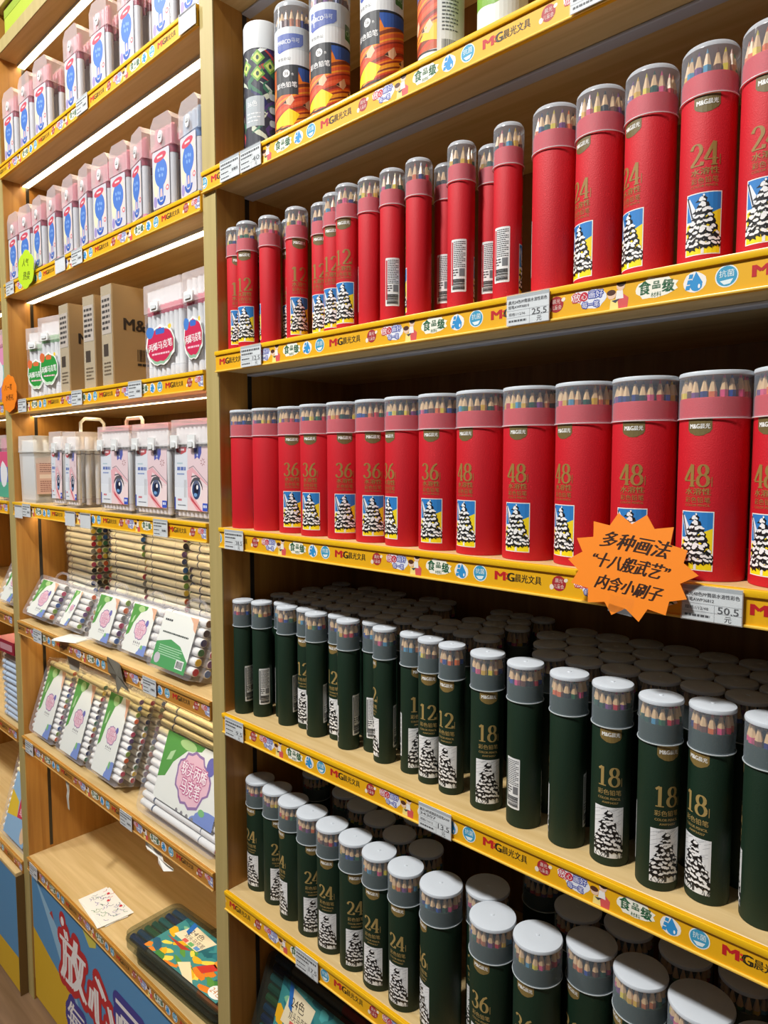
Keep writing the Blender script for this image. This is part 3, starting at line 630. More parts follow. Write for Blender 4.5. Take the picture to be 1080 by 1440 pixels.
# ------------------------------------------------------------------ middle bay: kids' marker cases
def kid_card(blue):
    d = D(); w, h = .056, .1
    d.rect(-w / 2, w / 2, 0, h, (206, 205, 214), .5, .004); d.ell(-w * .32, h * .5, w * .16, h * .3, (232, 226, 196), 1, 16); d.ell(w * .3, h * .6, w * .18, h * .3, (238, 214, 206), 1, 16)
    b = (74, 122, 206); d.ell(0, h * .6, w * .37, h * .25, b, 1.5, 20); d.poly([(-w * .14, h * .5), (w * .14, h * .5), (w * .1, h * .12), (-w * .1, h * .12)], b, 1.6); d.poly([(-w * .05, h * .32), (w * .05, h * .32), (w * .07, h * .18), (-w * .07, h * .18)], (226, 190, 190), 2)
    d.line(arc(0, h * .17, w * .2, h * .11, 180, 360, 10), w * .1, (52, 92, 184), 2.2); d.ell(w * .36, h * .3, w * .09, h * .05, (222, 110, 120), 2, 12); d.ell(w * .36, h * .3, w * .05, h * .025, (240, 230, 226), 2.3, 10)
    d.ell(-w * .36, h * .12, w * .1, h * .1, (160, 146, 200), 1.5, 12)
    for x, z in ((-.14, .66), (.02, .66), (.14, .64), (-.08, .56), (.08, .55)): d.ell(w * x, h * z, w * .05, h * .035, (130, 170, 232), 2, 8, .4)
    d.ell(-w * .04, h * .88, w * .36, h * .075, (206, 74, 96), 2, 20, .12); d.rect(-w * .2, w * .12, h * .865, h * .9, (240, 210, 214), 2.6)
    return d.mesh('label_card')
KC = {}
def pen_mesh(key, segs, axis='z', n=14):
    if key not in KC: KC[key] = MB().lathe([q[:2] for q in segs], n, [q[2] for q in segs[1:]], axis=axis).mesh('marker', GLOSS, 35)
    return KC[key]
def kid_case(x, y, z, rot, label, blue=False):
    w, dd = .068, .046; o = thing('marker_case', label, 'marker case', (x, y, z), (0, 0, math.radians(rot)), 'kids marker cases')
    if 'body' not in KC:
        KC['body'] = MB().box(-w / 2, w / 2, -dd / 2, dd / 2, 0, .118, r=.006, n=3, axis='z').mesh('case_body', CASE, 35)
        p = [(-w / 2 - .001, .114), (w / 2 + .001, .114), (w / 2 + .001, .158), (w / 2 - .011, .172), (-w / 2 + .011, .172), (-w / 2 - .001, .158)]
        KC['lid'] = MB().prism(p, -dd / 2 - .001, dd / 2 + .001, 'y').mesh('case_lid', FROST, 20)
        KC['latch'] = MB().prism([(q[0] * .8, q[1]) for q in flower(2, .0085, .0105, .02)], -.0025, .0, 'y', (240, 242, 242)).box(-.0035, .0035, -.0035, -.0025, -.002, .003, (200, 204, 206)).mesh('latch', GLOSS, 30)
        KC['card'] = kid_card(False)
    obj('case_body', KC['body'], o); obj('case_lid', KC['lid'], o); obj('latch', KC['latch'], o, (0, -dd / 2 - .001, .133)); obj('label_card', KC['card'], o, (-.003, -dd / 2 - .0004, .012))
    cap, band = ((150, 180, 206), (70, 110, 160)) if blue else ((206, 112, 132), (138, 34, 60))
    pm_ = pen_mesh(('kid', blue), [(.0072, .001, 0), (.0078, .003, (196, 120, 150) if not blue else cap), (.0078, .012, (222, 150, 172) if not blue else cap), (.0078, .099, (206, 207, 213)), (.0083, .0991, band), (.0083, .113, band), (.0068, .114, cap), (.0062, .148, cap), (.003, .152, cap)])
    for i in range(4):
        for j in range(2 if i < 3 else 3):
            if j == 1 and i == 3: continue
            obj('marker', pm_, o, (-.0245 + i * .0163, [-.0135, .0135, .0135][j], .0015 + R_.uniform(0, .002)))
for i, x in enumerate((-.918, -.815, -.718, -.55, -.424, -.305, -.18, -.088)):
    kid_case(x if i != 3 else -.553, .030, LT[1], (2, 0, 4, 0, 2, 0, 2, 0)[i], f'{ORD[i + 1]} clear pink-capped marker case from the left on the upper lit shelf')
for i, x in enumerate((-.925, -.847, -.768, -.682, -.595, -.516, -.440, -.360, -.283, -.195)):
    kid_case(x, .032, LT[2], (0, 4, -4, -6, -4, -8, 2, 2, -10, 2)[i], f'{ORD[i + 1]} clear pink-capped marker case from the left on the lower lit shelf')
kid_case(-.105, .034, LT[2], -4, 'clear marker case with blue-capped pens at the divider end of lower lit shelf', True)
# ------------------------------------------------------------------ third lit shelf: marker boxes and cartons
def blob_label(main, w, h):
    d = D(); d.ell(0, 0, w * .52, h * .5, (246, 246, 244), 1, 28, 0, .06, 3); d.ell(0, -h * .02, w * .48, h * .45, (150, 190, 160) if main[0] > 100 else (200, 226, 200), 1.3, 28, 0, .05, 5); d.ell(0, h * .02, w * .47, h * .42, main, 1.6, 28, 0, .06, 3)
    d.ell(-w * .36, h * .36, w * .14, h * .15, (70, 130, 210) if main[0] > 100 else (220, 110, 60), 2, 12, 0, .1, 2); d.rect(-w * .16, w * .16, h * .28, h * .42, (60, 110, 200) if main[0] > 100 else (220, 110, 60), 2.2, h * .05); 
    d.text('丙烯马克笔', 0, 0, h * .2, (250, 248, 248), 3, w=w * .84, bold=.0004, rot=.06); lines(d, -w * .3, w * .32, -h * .25, -h * .16, 1, (248, 200, 214), 3, .5, 2)
    d.ell(w * .34, h * .42, w * .06, h * .06, (250, 214, 70), 2.5, 8); return d.mesh('label_sticker')
def acrylic_box(x, y, w, h, main, label, rot=0, dd=.06, z=None):
    o = thing('marker_box', label, 'marker box', (x, y, LT[3] if z is None else z), (0, 0, math.radians(rot)), 'acrylic marker boxes on the carton shelf'); hb = h * .72
    obj('box_body', MB().box(-w / 2 + .001, w / 2 - .001, -dd / 2 + .001, dd / 2 - .001, 0, hb, r=.005, n=3, axis='z').mesh('box_body', CASE, 35), o)
    obj('box_lid', MB().box(-w / 2, w / 2, -dd / 2, dd / 2, hb - .003, h, r=.005, n=3, axis='z').mesh('box_lid', FROST, 35), o)
    obj('latch', MB().box(-.014, .014, -.004, 0, -.009, .009, (242, 244, 244), r=.003).box(-.009, .009, -.006, -.004, -.005, .002, (226, 230, 232), r=.002).mesh('latch', GLOSS, 35), o, (-w * .15, -dd / 2, hb + .006))
    pk = (226, 90, 120) if main[0] > 100 else (150, 200, 150); n = int((w - .01) / .0155)
    pm_ = pen_mesh(('acr', main[0] > 100, round(h, 3)), [(.006, .002, 0), (.007, .003, (224, 226, 230)), (.007, .02, (224, 226, 230)), (.0066, .021, (190, 194, 200)), (.0072, hb * .93, (232, 234, 236)), (.0074, hb * .94, pk), (.0074, hb * 1.06, pk), (.0068, hb * 1.07, (240, 240, 240)), (.0068, h * .93, (240, 240, 242))])
    for i in range(n):
        for j in range(2): obj('marker', pm_, o, ((i - (n - 1) / 2) * (w - .01) / n, -.019 + j * .038, .001))
    obj('label_sticker', blob_label(main, w * .74, h * .42), o, (-w * .04, -dd / 2 - .0006, h * .34))
acrylic_box(-.829, .046, .088, .172, (44, 150, 60), 'clear marker box with green blob label, leftmost and partly hidden', 14)
acrylic_box(-.722, .036, .096, .182, (44, 150, 60), 'clear marker box with green blob label against the first carton', 10)
acrylic_box(-.201, .035, .136, .174, (206, 40, 84), 'clear marker box with crimson blob label beside the last carton')
acrylic_box(-.0915, .035, .08, .174, (206, 40, 84), 'clear marker box with crimson blob label, half hidden by the middle divider')
def carton(x, y, w, dd, h, rot, label):
    o = thing('carton', label, 'carton', (x, y, LT[3]), (0, 0, math.radians(rot)), 'brown cartons on the marker shelf')
    obj('box_body', MB().box(-w / 2, w / 2, -dd / 2, dd / 2, 0, h - .0012, r=.0015, n=1, axis='z').mesh('box_body', KRAFT, 30), o)
    for s in (-1, 1): obj('flap', MB().box(-w / 2, w / 2, (-dd / 2) if s < 0 else .0006, -.0006 if s < 0 else dd / 2, h - .0012, h, r=0, axis='z').mesh('flap', KRAFT), o)
    obj('tape', MB().box(-w / 2 + .002, w / 2 - .002, -dd / 2 - .0006, -dd / 2 - .0002, .0, h, axis='y').mesh('tape', TAPE), o)
    d = D(); d.rect(-w * .4, w * .4, h * .52, h * .9, (190, 180, 170), 1); lines(d, -w * .36, w * .3, h * .55, h * .88, 6, (70, 66, 64), 2, .5, 3); d.rect(-w * .3, w * .1, h * .3, h * .42, (70, 60, 52), 1); lines(d, -w * .3, w * .3, h * .1, h * .25, 4, (100, 84, 66), 1.2, .4, 5)
    obj('carton_print', d.mesh('carton_print'), o, (0, -dd / 2 - .0007, 0))
    d = D(); k = (42, 32, 26); d.text('M&G', dd * .02, h * .62, h * .12, k, 1, w=dd * .62, bold=.0012)
    obj('brand_print', d.mesh('brand_print'), o, (w / 2 + .0004, 0, 0), (0, 0, pi / 2)); d = D()
    barcode(d, -dd * .05, dd * .36, h * .26, h * .38, k, 1); lines(d, -dd * .05, dd * .36, h * .21, h * .245, 1, k, 1, .7, 2)
    obj('carton_print', d.mesh('carton_print'), o, (w / 2 + .0004, 0, 0), (0, 0, pi / 2))
carton(-.640, .062, .052, .105, .198, 0, 'brown carton leftmost of three, beside the green-labelled boxes')
carton(-.528, .072, .050, .115, .200, 4, 'brown carton in the middle of three')
carton(-.418, .062, .050, .115, .203, 0, 'brown carton rightmost of three, marked M&G in black, beside crimson-labelled box')
# ------------------------------------------------------------------ fourth shelf: boxes with handles
def eye_card(w, h):
    d = D(); d.rect(-w / 2, w / 2, 0, h, (240, 214, 218), .5); d.rect(-w / 2, -w * .1, 0, h, (228, 234, 242), 1)
    d.poly([(-w * .12, h * .62), (w * .05, h * .68), (w * .5, h * .42), (w * .5, h * .3), (w * .42, 0), (w * .2, .0), (-w * .08, h * .22)], (240, 176, 184), 1.2)
    d.poly([(w * .05, h * .6), (w * .5, h * .4), (w * .5, 0), (w * .34, h * .02), (0, h * .3)], (246, 224, 226), 1.5); d.poly([(-w * .02, h * .24), (w * .3, h * .02), (w * .36, 0), (w * .3, -.0 + h * .0), (w * .02, h * .16)], (206, 80, 90), 2)
    d.line([(-w * .06, h * .66), (w * .08, h * .7), (w * .3, h * .56), (w * .5, h * .44)], w * .012, (130, 110, 116), 2)
    d.ell(w * .17, h * .33, w * .15, h * .15, (252, 250, 250), 2.2, 18); d.ell(w * .17, h * .33, w * .125, h * .15, (52, 72, 116), 2.6, 18); d.ell(w * .17, h * .34, w * .07, h * .09, (26, 30, 54), 3, 14); d.ell(w * .2, h * .37, w * .03, h * .035, (250, 250, 255), 3.4, 10); d.ell(w * .15, h * .25, w * .05, h * .03, (120, 170, 220), 3.2, 10)
    d.line(arc(w * .17, h * .3, w * .19, h * .2, 155, 10, 10), [w * .01, w * .03, w * .045, w * .05, w * .05, w * .05, w * .045, w * .04, w * .03, w * .02, w * .01], (26, 22, 36), 3.6); d.line([(w * .02, h * .53), (w * .16, h * .55), (w * .28, h * .5)], w * .02, (40, 32, 44), 3)
    d.poly([(-w * .46, h), (-w * .12, h), (-w * .14, h * .92), (-w * .29, h * .88), (-w * .44, h * .92)], (200, 34, 44), 2); d.rect(-w * .38, -w * .2, h * .94, h * .97, (246, 220, 222), 2.5)
    d.poly([(w * .1, h), (w * .32, h), (w * .32, h * .9), (w * .26, h * .8), (w * .2, h * .84), (w * .12, h * .8)], (30, 60, 180), 2); d.ell(w * .2, h * .87, w * .02, h * .025, (210, 225, 250), 2.5, 8)
    lines(d, -w * .42, -w * .14, h * .62, h * .69, 1, (60, 96, 180), 2, .8, 2); lines(d, -w * .42, -w * .2, h * .55, h * .59, 1, (110, 140, 200), 2, .6, 3); lines(d, -w * .42, -w * .25, h * .72, h * .76, 1, (160, 196, 206), 2, .5, 3)
    for i in range(3): d.rect(-w * .2 + i * w * .03, -w * .19 + i * w * .03, h * .2, h * .48, (176, 170, 170), 2)
    lines(d, -w * .4, -w * .28, h * .14, h * .18, 1, (206, 90, 100), 2, .8, 3); lines(d, -w * .4, -w * .15, h * .06, h * .09, 1, (90, 96, 110), 2, .5, 4)
    for i in range(7): a = i * .9; d.line([(w * .36 + w * .03 * math.cos(a), h * .76 + h * .03 * math.sin(a)), (w * .36 + w * .07 * math.cos(a), h * .76 + h * .06 * math.sin(a))], w * .012, (150, 60, 66), 2)
    d.rect(w * .36, w * .5, h * .01, h * .13, (60, 90, 200), 3.8, w * .01); lines(d, w * .38, w * .48, h * .05, h * .11, 1, (225, 232, 250), 4.2, .7, 4); d.rect(-w * .5, -w * .47, 0, h * .2, (50, 80, 180), 3)
    return d.clip(-w / 2, w / 2, 0, h).mesh('label_card')
def handle(w, h, r=.004, y=0, z=0): return MB().tube([(-w / 2, y, z), (-w / 2, y, z + h * .7), (-w / 2 + h * .3, y, z + h), (w / 2 - h * .3, y, z + h), (w / 2, y, z + h * .7), (w / 2, y, z)], r, 8, (240, 238, 228)).mesh('handle', GLOSS, 40)
def handle_box(x, y, w, dd, h, label, rot=0, card=True, hooks=2, hw=.06, hpos=(0, 0), hrot=0, hh=.02, pink=None, body=None):
    o = thing('handle_box', label, 'marker box', (x, y, LT[4]), (0, 0, math.radians(rot)), 'clear boxes on the handle box shelf'); hb = h * .77
    m = MB(); tp = .004
    def frus(m, z0, z1, i0, i1):
        P = [(-w / 2 + i0, -dd / 2 + i0, z0), (w / 2 - i0, -dd / 2 + i0, z0), (w / 2 - i0, dd / 2 - i0, z0), (-w / 2 + i0, dd / 2 - i0, z0), (-w / 2 + i1, -dd / 2 + i1, z1), (w / 2 - i1, -dd / 2 + i1, z1), (w / 2 - i1, dd / 2 - i1, z1), (-w / 2 + i1, dd / 2 - i1, z1)]
        m.add(P, [[3, 2, 1, 0], [4, 5, 6, 7], [0, 1, 5, 4], [1, 2, 6, 5], [2, 3, 7, 6], [3, 0, 4, 7]]); return m
    obj('box_body', frus(MB(), 0, hb, tp, .0015).mesh('box_body', body or CASE), o)
    obj('box_lid', frus(MB(), hb - .002, h, 0, .001).mesh('box_lid', FROST if body is None else body), o)
    obj('lid_rim', MB().box(-w / 2 - .001, w / 2 + .001, -dd / 2 - .001, dd / 2 + .001, hb - .003, hb, (236, 236, 232), r=.003, axis='z').mesh('lid_rim', BIN, 30), o)
    if pink: obj('pink_strip', MB().box(-w / 2 + .004, w / 2 - .004, -dd / 2 + .003, dd / 2 - .003, h * .945, h * .962, (232, 140, 152)).mesh('pink_strip', PRINT), o)
    for i in range(hooks):
        hx = -w * .38 + i * w * .46 if hooks > 1 else 0
        obj('latch', MB().box(hx - .012, hx + .012, -.004, 0, -.016, .008, (240, 243, 243), r=.002).box(hx - .009, hx + .006, -.006, -.004, -.014, -.004, (228, 232, 233), r=.002).mesh('latch', GLOSS, 35), o, (0, -dd / 2 + .0005, hb + .006))
    n = int((w - .012) / .0135); nd = max(2, int((dd - .012) / .02))
    pm_ = pen_mesh(('eye', round(h, 3)), [(.004, .004, 0), (.006, .006, (214, 214, 222)), (.006, .018, (226, 222, 228)), (.0064, .019, (170, 150, 168)), (.0064, hb * .9, (232, 234, 236)), (.006, hb * .92, (150, 152, 158)), (.0062, hb * 1.0, (240, 242, 242)), (.0062, h * .91, (244, 244, 244)), (.004, h * .93, (244, 244, 244))])
    for i in range(n):
        for j in range(nd):
            if 0 < j < nd - 1 and i < n - 1: continue
            obj('marker', pm_, o, ((i - (n - 1) / 2) * (w - .014) / n, -dd / 2 + .011 + j * (dd - .022) / max(1, nd - 1), .001))
    if card: obj('label_card', eye_card(w * .86, hb * .82), o, (-w * .03, -dd / 2 + .0022, hb * .13), (math.radians(-1.2), 0, 0))
    if hw: obj('handle', handle(hw, hh), o, (hpos[0], hpos[1], h - .001), (0, 0, hrot))
    return o
handle_box(-.411, .040, .140, .068, .178, 'clear box with anime eye card, leftmost of the three, white handle behind', pink=True, hw=.07, hpos=(-.01, .02), hh=.02)
handle_box(-.259, .040, .140, .068, .178, 'clear box with anime eye card, middle of the three', pink=True, hw=0)
handle_box(-.1165, .040, .126, .068, .181, 'clear box with anime eye card, half behind the middle divider', pink=True, hw=0)
handle_box(-.706, .062, .070, .112, .175, 'narrow clear box with anime eye card, left of the pair in front of the handle', hw=0, hooks=1)
handle_box(-.622, .060, .070, .112, .172, 'narrow clear box with anime eye card and tall white handle, right of the pair', hw=.055, hooks=1, hrot=pi / 2, hh=.032)
b = handle_box(-.905, .062, .100, .100, .170, 'milky bin with flat lid and pink printed sheet, at the left side panel', card=False, hooks=0, hw=0, body=BIN)
d = D(); d.rect(-.044, .044, 0, .092, (226, 190, 176), .5); lines(d, -.035, .034, .005, .035, 6, (150, 90, 90), 1, .4, 3); lines(d, -.035, .034, .055, .08, 5, (130, 80, 84), 1, .35, 5); d.rect(-.036, .034, .04, .05, (244, 226, 214), 1); barcode(d, .015, .035, .008, .024, (110, 70, 70), 1.5)
obj('printed_sheet', d.mesh('printed_sheet'), b, (.0492, 0, .022), (math.radians(-1), 0, pi / 2))
# ------------------------------------------------------------------ leaning marker cases
DOTS = [(190, 40, 70), (225, 110, 60), (230, 200, 70), (140, 180, 80), (60, 130, 90), (60, 110, 190), (40, 60, 120), (110, 80, 140), (50, 52, 60), (200, 80, 120), (120, 90, 60), (150, 150, 150)]
def hpen(L, r, k, body=(238, 236, 228)):
    return pen_mesh(('h', round(L, 3), round(r, 4), k, body), [(r * .86, -L / 2, 0), (r, -L / 2 + .0015, body), (r, -L / 2 + L * .17, body), (r * 1.01, -L / 2 + L * .19, (70, 84, 110)), (r * .96, -L / 2 + L * .2, body), (r * .96, L / 2 - L * .2, body), (r * 1.01, L / 2 - L * .19, (70, 84, 110)), (r, L / 2 - L * .17, body), (r, L / 2 - .0015, body), (r * .84, L / 2, body), (r * .8, L / 2 + .0006, k)], 'x', 12)
def leaf_card(w, h, back=False, big=False):
    d = D(); wht = (232, 236, 232); g = (92, 158, 78)
    d.rect(-w / 2, w / 2, 0, h, wht, .5, w * .03)
    if back:
        d.poly([(-w / 2, 0), (w * .5, 0), (w * .5, h * .22), (w * .2, h * .45), (-w * .1, h * .52), (-w / 2, h * .42)], (82, 158, 96), 1); lines(d, -w * .38, w * .3, h * .2, h * .4, 5, (190, 224, 196), 2, .35, 4)
        d.rect(w * .2, w * .42, h * .06, h * .22, (236, 240, 238), 2); barcode(d, w * .22, w * .4, h * .08, h * .2, (40, 44, 44), 3); lines(d, -w * .4, w * .36, h * .6, h * .65, 1, (60, 70, 66), 2, .6, 3); lines(d, -w * .42, -w * .2, h * .82, h * .88, 1, (60, 66, 70), 2, .6, 3); d.ell(-w * .36, h * .14, w * .09, h * .1, (196, 190, 200), 2, 10)
    else:
        d.poly([(-w / 2, h * .3), (-w * .38, h * .36), (-w * .3, h * .6), (-w * .12, h * .84), (w * .1, h * .92), (w * .14, h), (-w / 2, h)], g, 1); d.poly([(-w * .38, h * .72), (-w * .3, h * .78), (-w * .34, h * .62), (-w * .42, h * .58)], (176, 212, 160), 1.6)
        d.ell(-w * .12, h * .92, w * .14, h * .07, (170, 206, 140), 2, 14)
        d.ell(w * .44, h * .06, w * .24, h * .16, (126, 148, 210), 1, 18); d.ell(w * .3, h * .0, w * .16, h * .1, (126, 148, 210), 1.2, 18); d.ell(w * .3, h * .16, w * .05, h * .05, (130, 190, 130), 2, 10)
        cx, cz = w * .06, h * .5; a = w * (.24 if big else .22)
        d.ell(cx, cz, a * 1.12, a * .98, (150, 120, 170), 2, 26, 0, .12, 6); d.ell(cx, cz, a * 1.02, a * .88, (232, 190, 206), 2.3, 26, 0, .12, 6)
        d.text('软头丙烯', cx, cz + a * .28, a * .5, (250, 240, 246), 4, w=a * 1.7, bold=a * .01, outline=a * .05, ocol=(196, 110, 150)); d.text('马克笔', cx, cz - a * .32, a * .55, (250, 240, 246), 4, w=a * 1.3, bold=a * .01, outline=a * .05, ocol=(196, 110, 150))
        d.ell(cx + a * .95, cz + a * .75, a * .28, a * .34, (110, 110, 180), 3, 14)
        for i in range(4): d.ell(cx - a * .55 + i * a * .36, cz - a * 1.3, a * .1, a * .13, (140, 140, 146), 2, 8); d.rect(cx - a * .64 + i * a * .36, cx - a * .46 + i * a * .36, cz - a * 1.58, cz - a * 1.52, (150, 150, 156), 2)
    d.poly([(w * .26, h), (w / 2, h), (w / 2, h * .74), (w * .42, h * .8), (w * .38, h * .9)], (226, 180, 150), 1)
    return d.clip(-w / 2, w / 2, 0, h).mesh('label_card')
def marker_case(x, y, z, w, h, dd, lean, nr, nc, label, group, rot=0, back=False, big=False, hand=True, cardw=.62, cream=0, cardh=.92, dot=0):
    th = math.radians(lean); o = thing('marker_case', label, 'marker case', (x, y, z + dd * math.sin(th) + .0005), (-th, 0, math.radians(rot)), group)
    obj('case_shell', MB().box(-w / 2, w / 2, 0, dd, 0, h, r=.012 if not big else .016, n=4).mesh('case_shell', CASE, 35), o)
    obj('case_seam', MB().box(-w / 2 - .0015, w / 2 + .0015, dd * .5 - .0012, dd * .5 + .0012, -.0001, h + .001, (230, 232, 230), r=.012, n=4).mesh('case_seam', CASE, 35), o)
    st = (h - .016) / nr; r = st * .46; L = w - .014; rc = min(r, (dd - .004) / (2 * nc))
    for i in range(nr):
        for j in range(nc):
            if 0 < j < nc - 1 and False: continue
            k = DOTS[(i * 2 + j * 5 + dot) % len(DOTS)]; bd = (240, 230, 186) if i >= nr - cream else (236, 236, 234)  # cream top rows: warm glow of the LED strip above put into the body colour
            obj('marker', hpen(L, min(r, rc * 1.0), k, bd), o, (0, .003 + rc + j * (dd - .006 - 2 * rc) / max(1, nc - 1), .008 + st * (i + .5)), (R_.uniform(0, 6), 0, 0))
    obj('label_card', leaf_card(w * cardw, (h - .01) * cardh, back, big), o, (-w * .02 if cardh > .9 else w * .05, -.0006, .006 + (.0 if cardh > .9 else st * 2.2)))
    if hand: obj('handle', MB().tube([(-w * .22, dd / 2, h - .002), (-w * .2, dd / 2, h + .012), (-w * .1, dd / 2, h + .02), (w * .1, dd / 2, h + .02), (w * .2, dd / 2, h + .012), (w * .22, dd / 2, h - .002)], .0032, 6, (226, 228, 228)).mesh('handle', CASE, 40), o)
    return o
gs = 'small leaning marker cases'; gt = 'tall leaning marker cases'
marker_case(-.872, .004, LT[5], .165, .110, .040, 30, 6, 2, 'small clear marker case with leafy card, leftmost, leaning by the side panel', gs, cardw=.6, dot=1)
marker_case(-.708, .010, LT[5], .130, .105, .040, 30, 6, 2, 'small clear marker case leaning behind the white paper sheets', gs, cardw=.3, dot=3)
marker_case(-.535, .016, LT[5], .140, .118, .036, 20, 6, 2, 'small clear marker case with leafy card, just right of the white sheets', gs, cardw=.66, dot=5)
marker_case(-.380, .020, LT[5], .145, .118, .036, 20, 6, 2, 'small clear marker case with leafy card, between two similar cases', gs, cardw=.66, dot=2)
marker_case(-.208, .002, LT[5], .165, .125, .050, 20, 6, 2, 'small clear marker case showing its green barcode back near the divider', gs, back=True, cardw=.74, dot=0)
marker_case(-.860, .004, LT[6], .160, .195, .060, 18, 13, 3, 'tall clear marker case with leafy card, leftmost of three', gt, cardw=.62, cream=3, dot=1)
marker_case(-.688, .004, LT[6], .160, .198, .060, 18, 13, 3, 'tall clear marker case with leafy card, middle of three', gt, cardw=.62, cream=3, dot=4)
marker_case(-.515, .004, LT[6], .160, .200, .075, 18, 13, 3, 'tall clear marker case with leafy card, rightmost of three', gt, cardw=.58, cream=3, dot=7)
marker_case(-.206, .002, LT[6], .288, .245, .040, 18, 14, 2, 'very large clear marker case with leafy card against the middle divider', gt, cardw=.74, cream=5, big=True, hand=False, cardh=.56)
# packs of cream markers stacked at the back
FILM = clear('thin_film', (235, 235, 235), .03, .08)
def pack(x, y, z, L, label, grp, rows=2, nc=4, dx=0, body=(248, 242, 222), film=FILM, key=0):
    o = thing('marker_pack', label, 'marker pack', (x, y, z), (0, 0, math.radians(R_.uniform(-2, 2))), grp); r = .0077
    obj('film', MB().box(-L / 2 - .002, L / 2 + .002, -r - .001, (nc * 2 - 1) * r + .001, 0, rows * r * 2 + .002, r=.003, n=2, axis='x').mesh('film', film, 35), o)
    for i in range(rows):
        for j in range(nc): obj('marker', hpen(L, r * .97, DOTS[(i + j * 2 + key) % len(DOTS)], body), o, (0, j * 2 * r, .001 + r + i * 2 * r))
hs = .0333
for c, (x, y, L, n) in enumerate(((-.828, .112, .15, 8), (-.560, .108, .16, 8), (-.388, .108, .16, 8), (-.180, .108, .21, 8))):
    for i in range(n):
        pack(x + R_.uniform(-.004, .004), y, LT[5] + i * hs, L, f'pack of cream markers, {ORD[i + 1]} from the bottom of the {ORD[c + 1]} stack', 'stacked packs of cream markers', key=c * 3 + i * 2)
# loose papers
def sheet(name, x, y, z, w, dd, n, label, cat, rot, doodle=False):
    o = thing(name, label, cat, (x, y, z), (0, 0, math.radians(rot))); m = MB().box(-w / 2, w / 2, -dd / 2, dd / 2, 0, .0008, (244, 242, 234), axis='z').mesh('sheet', PRINT)
    for i in range(n): obj('sheet', m, o, (R_.uniform(-.004, .004), R_.uniform(-.004, .004), i * .0009), (0, 0, R_.uniform(-.12, .12) if i < n - 1 else 0))
    if doodle:
        d = D(); q = random.Random(3)
        for i in range(46):
            a, b_ = q.uniform(-.44, .4) * w, q.uniform(-.42, .42) * dd; k = (200, 40, 50) if b_ > .2 * dd and a < .1 * w else q.choice([(90, 100, 150), (60, 130, 70), (120, 110, 170), (70, 80, 110), (90, 150, 90)]); t = q.uniform(0, 3)
            d.line([(a, b_), (a + .007 * math.cos(t), b_ + .007 * math.sin(t)), (a + .012 * math.cos(t + .5), b_ + .012 * math.sin(t + .5))], .0012, k, 1 + q.random())
        for a, b_ in ((-.3, .35), (-.1, .2), (.2, .4)): d.ell(a * w, b_ * dd, .005, .004, (206, 60, 66), 2.2, 9, 0, .2, 3)
        obj('doodles', d.mesh('doodles'), o, (0, 0, n * .0009 + .0002), (-pi / 2, 0, 0))
sheet('drawing_cards', -.597, .042, LT[7], .135, .070, 5, 'small stack of white cards with coloured doodles on the empty shelf', 'cards', -4, True)
sheet('paper_sheets', -.655, .012, LT[5], .075, .05, 3, 'loose white paper sheets between the small leaning cases', 'paper', 18)
def scrap(name, pts, x, y, z, col, label, cat, th=.0006, bend=.006):
    o = thing(name, label, cat, (x, y, z)); m = MB(); n = len(pts)
    cx = sum(q[0] for q in pts) / n; cz = sum(q[1] for q in pts) / n; V = []
    for s in (0, th): V += [(q[0], s + bend * math.sin(i * 2.1), q[1]) for i, q in enumerate(pts)] + [(cx, s, cz)]
    F = [[i, n, (i + 1) % n] for i in range(n)] + [[n + 1 + i, n + 1 + (i + 1) % n, 2 * n + 1] for i in range(n)] + [[i, (i + 1) % n, n + 1 + (i + 1) % n, n + 1 + i] for i in range(n)]
    obj('scrap', m.add(V, F, col).mesh('scrap', PRINT), o); return o
scrap('torn_paper', [(-.062, .016), (-.05, .010), (-.034, .012), (-.01, .0), (.0, -.006), (.03, -.008), (.05, -.004), (.058, .006), (.03, .012), (.0, .022), (-.03, .024)][::-1], -.262, .004, .684, (246, 244, 236), 'torn white paper scrap hanging under the rail over the empty shelf', 'paper')
scrap('clear_tag', [(-.007, 0), (.006, 0), (.008, .03), (.005, .05), (.009, .074), (-.008, .074), (-.006, .05), (-.009, .03)][::-1], -.69, .002, .638, (206, 206, 196), 'narrow crinkled tag hanging below the rail over the empty shelf', 'tag', bend=.002)
scrap('foil_tag', [(-.042, .028), (-.028, .04), (.0, .03), (.016, .032), (.04, .004), (.046, -.022), (.02, -.014), (.014, -.03), (-.016, -.01), (-.036, .004)][::-1], -.387, -.012, 1.034, (116, 112, 100), 'crumpled grey foil tag hanging above the tall marker cases', 'tag')
scrap('torn_card', [(-.03, .01), (-.01, .03), (.03, .028), (.04, .0), (.02, -.02), (-.02, -.022)][::-1], -.655, .012, 1.008, (190, 184, 168), 'torn grey card tucked above the leftmost tall marker case', 'paper', bend=.003)
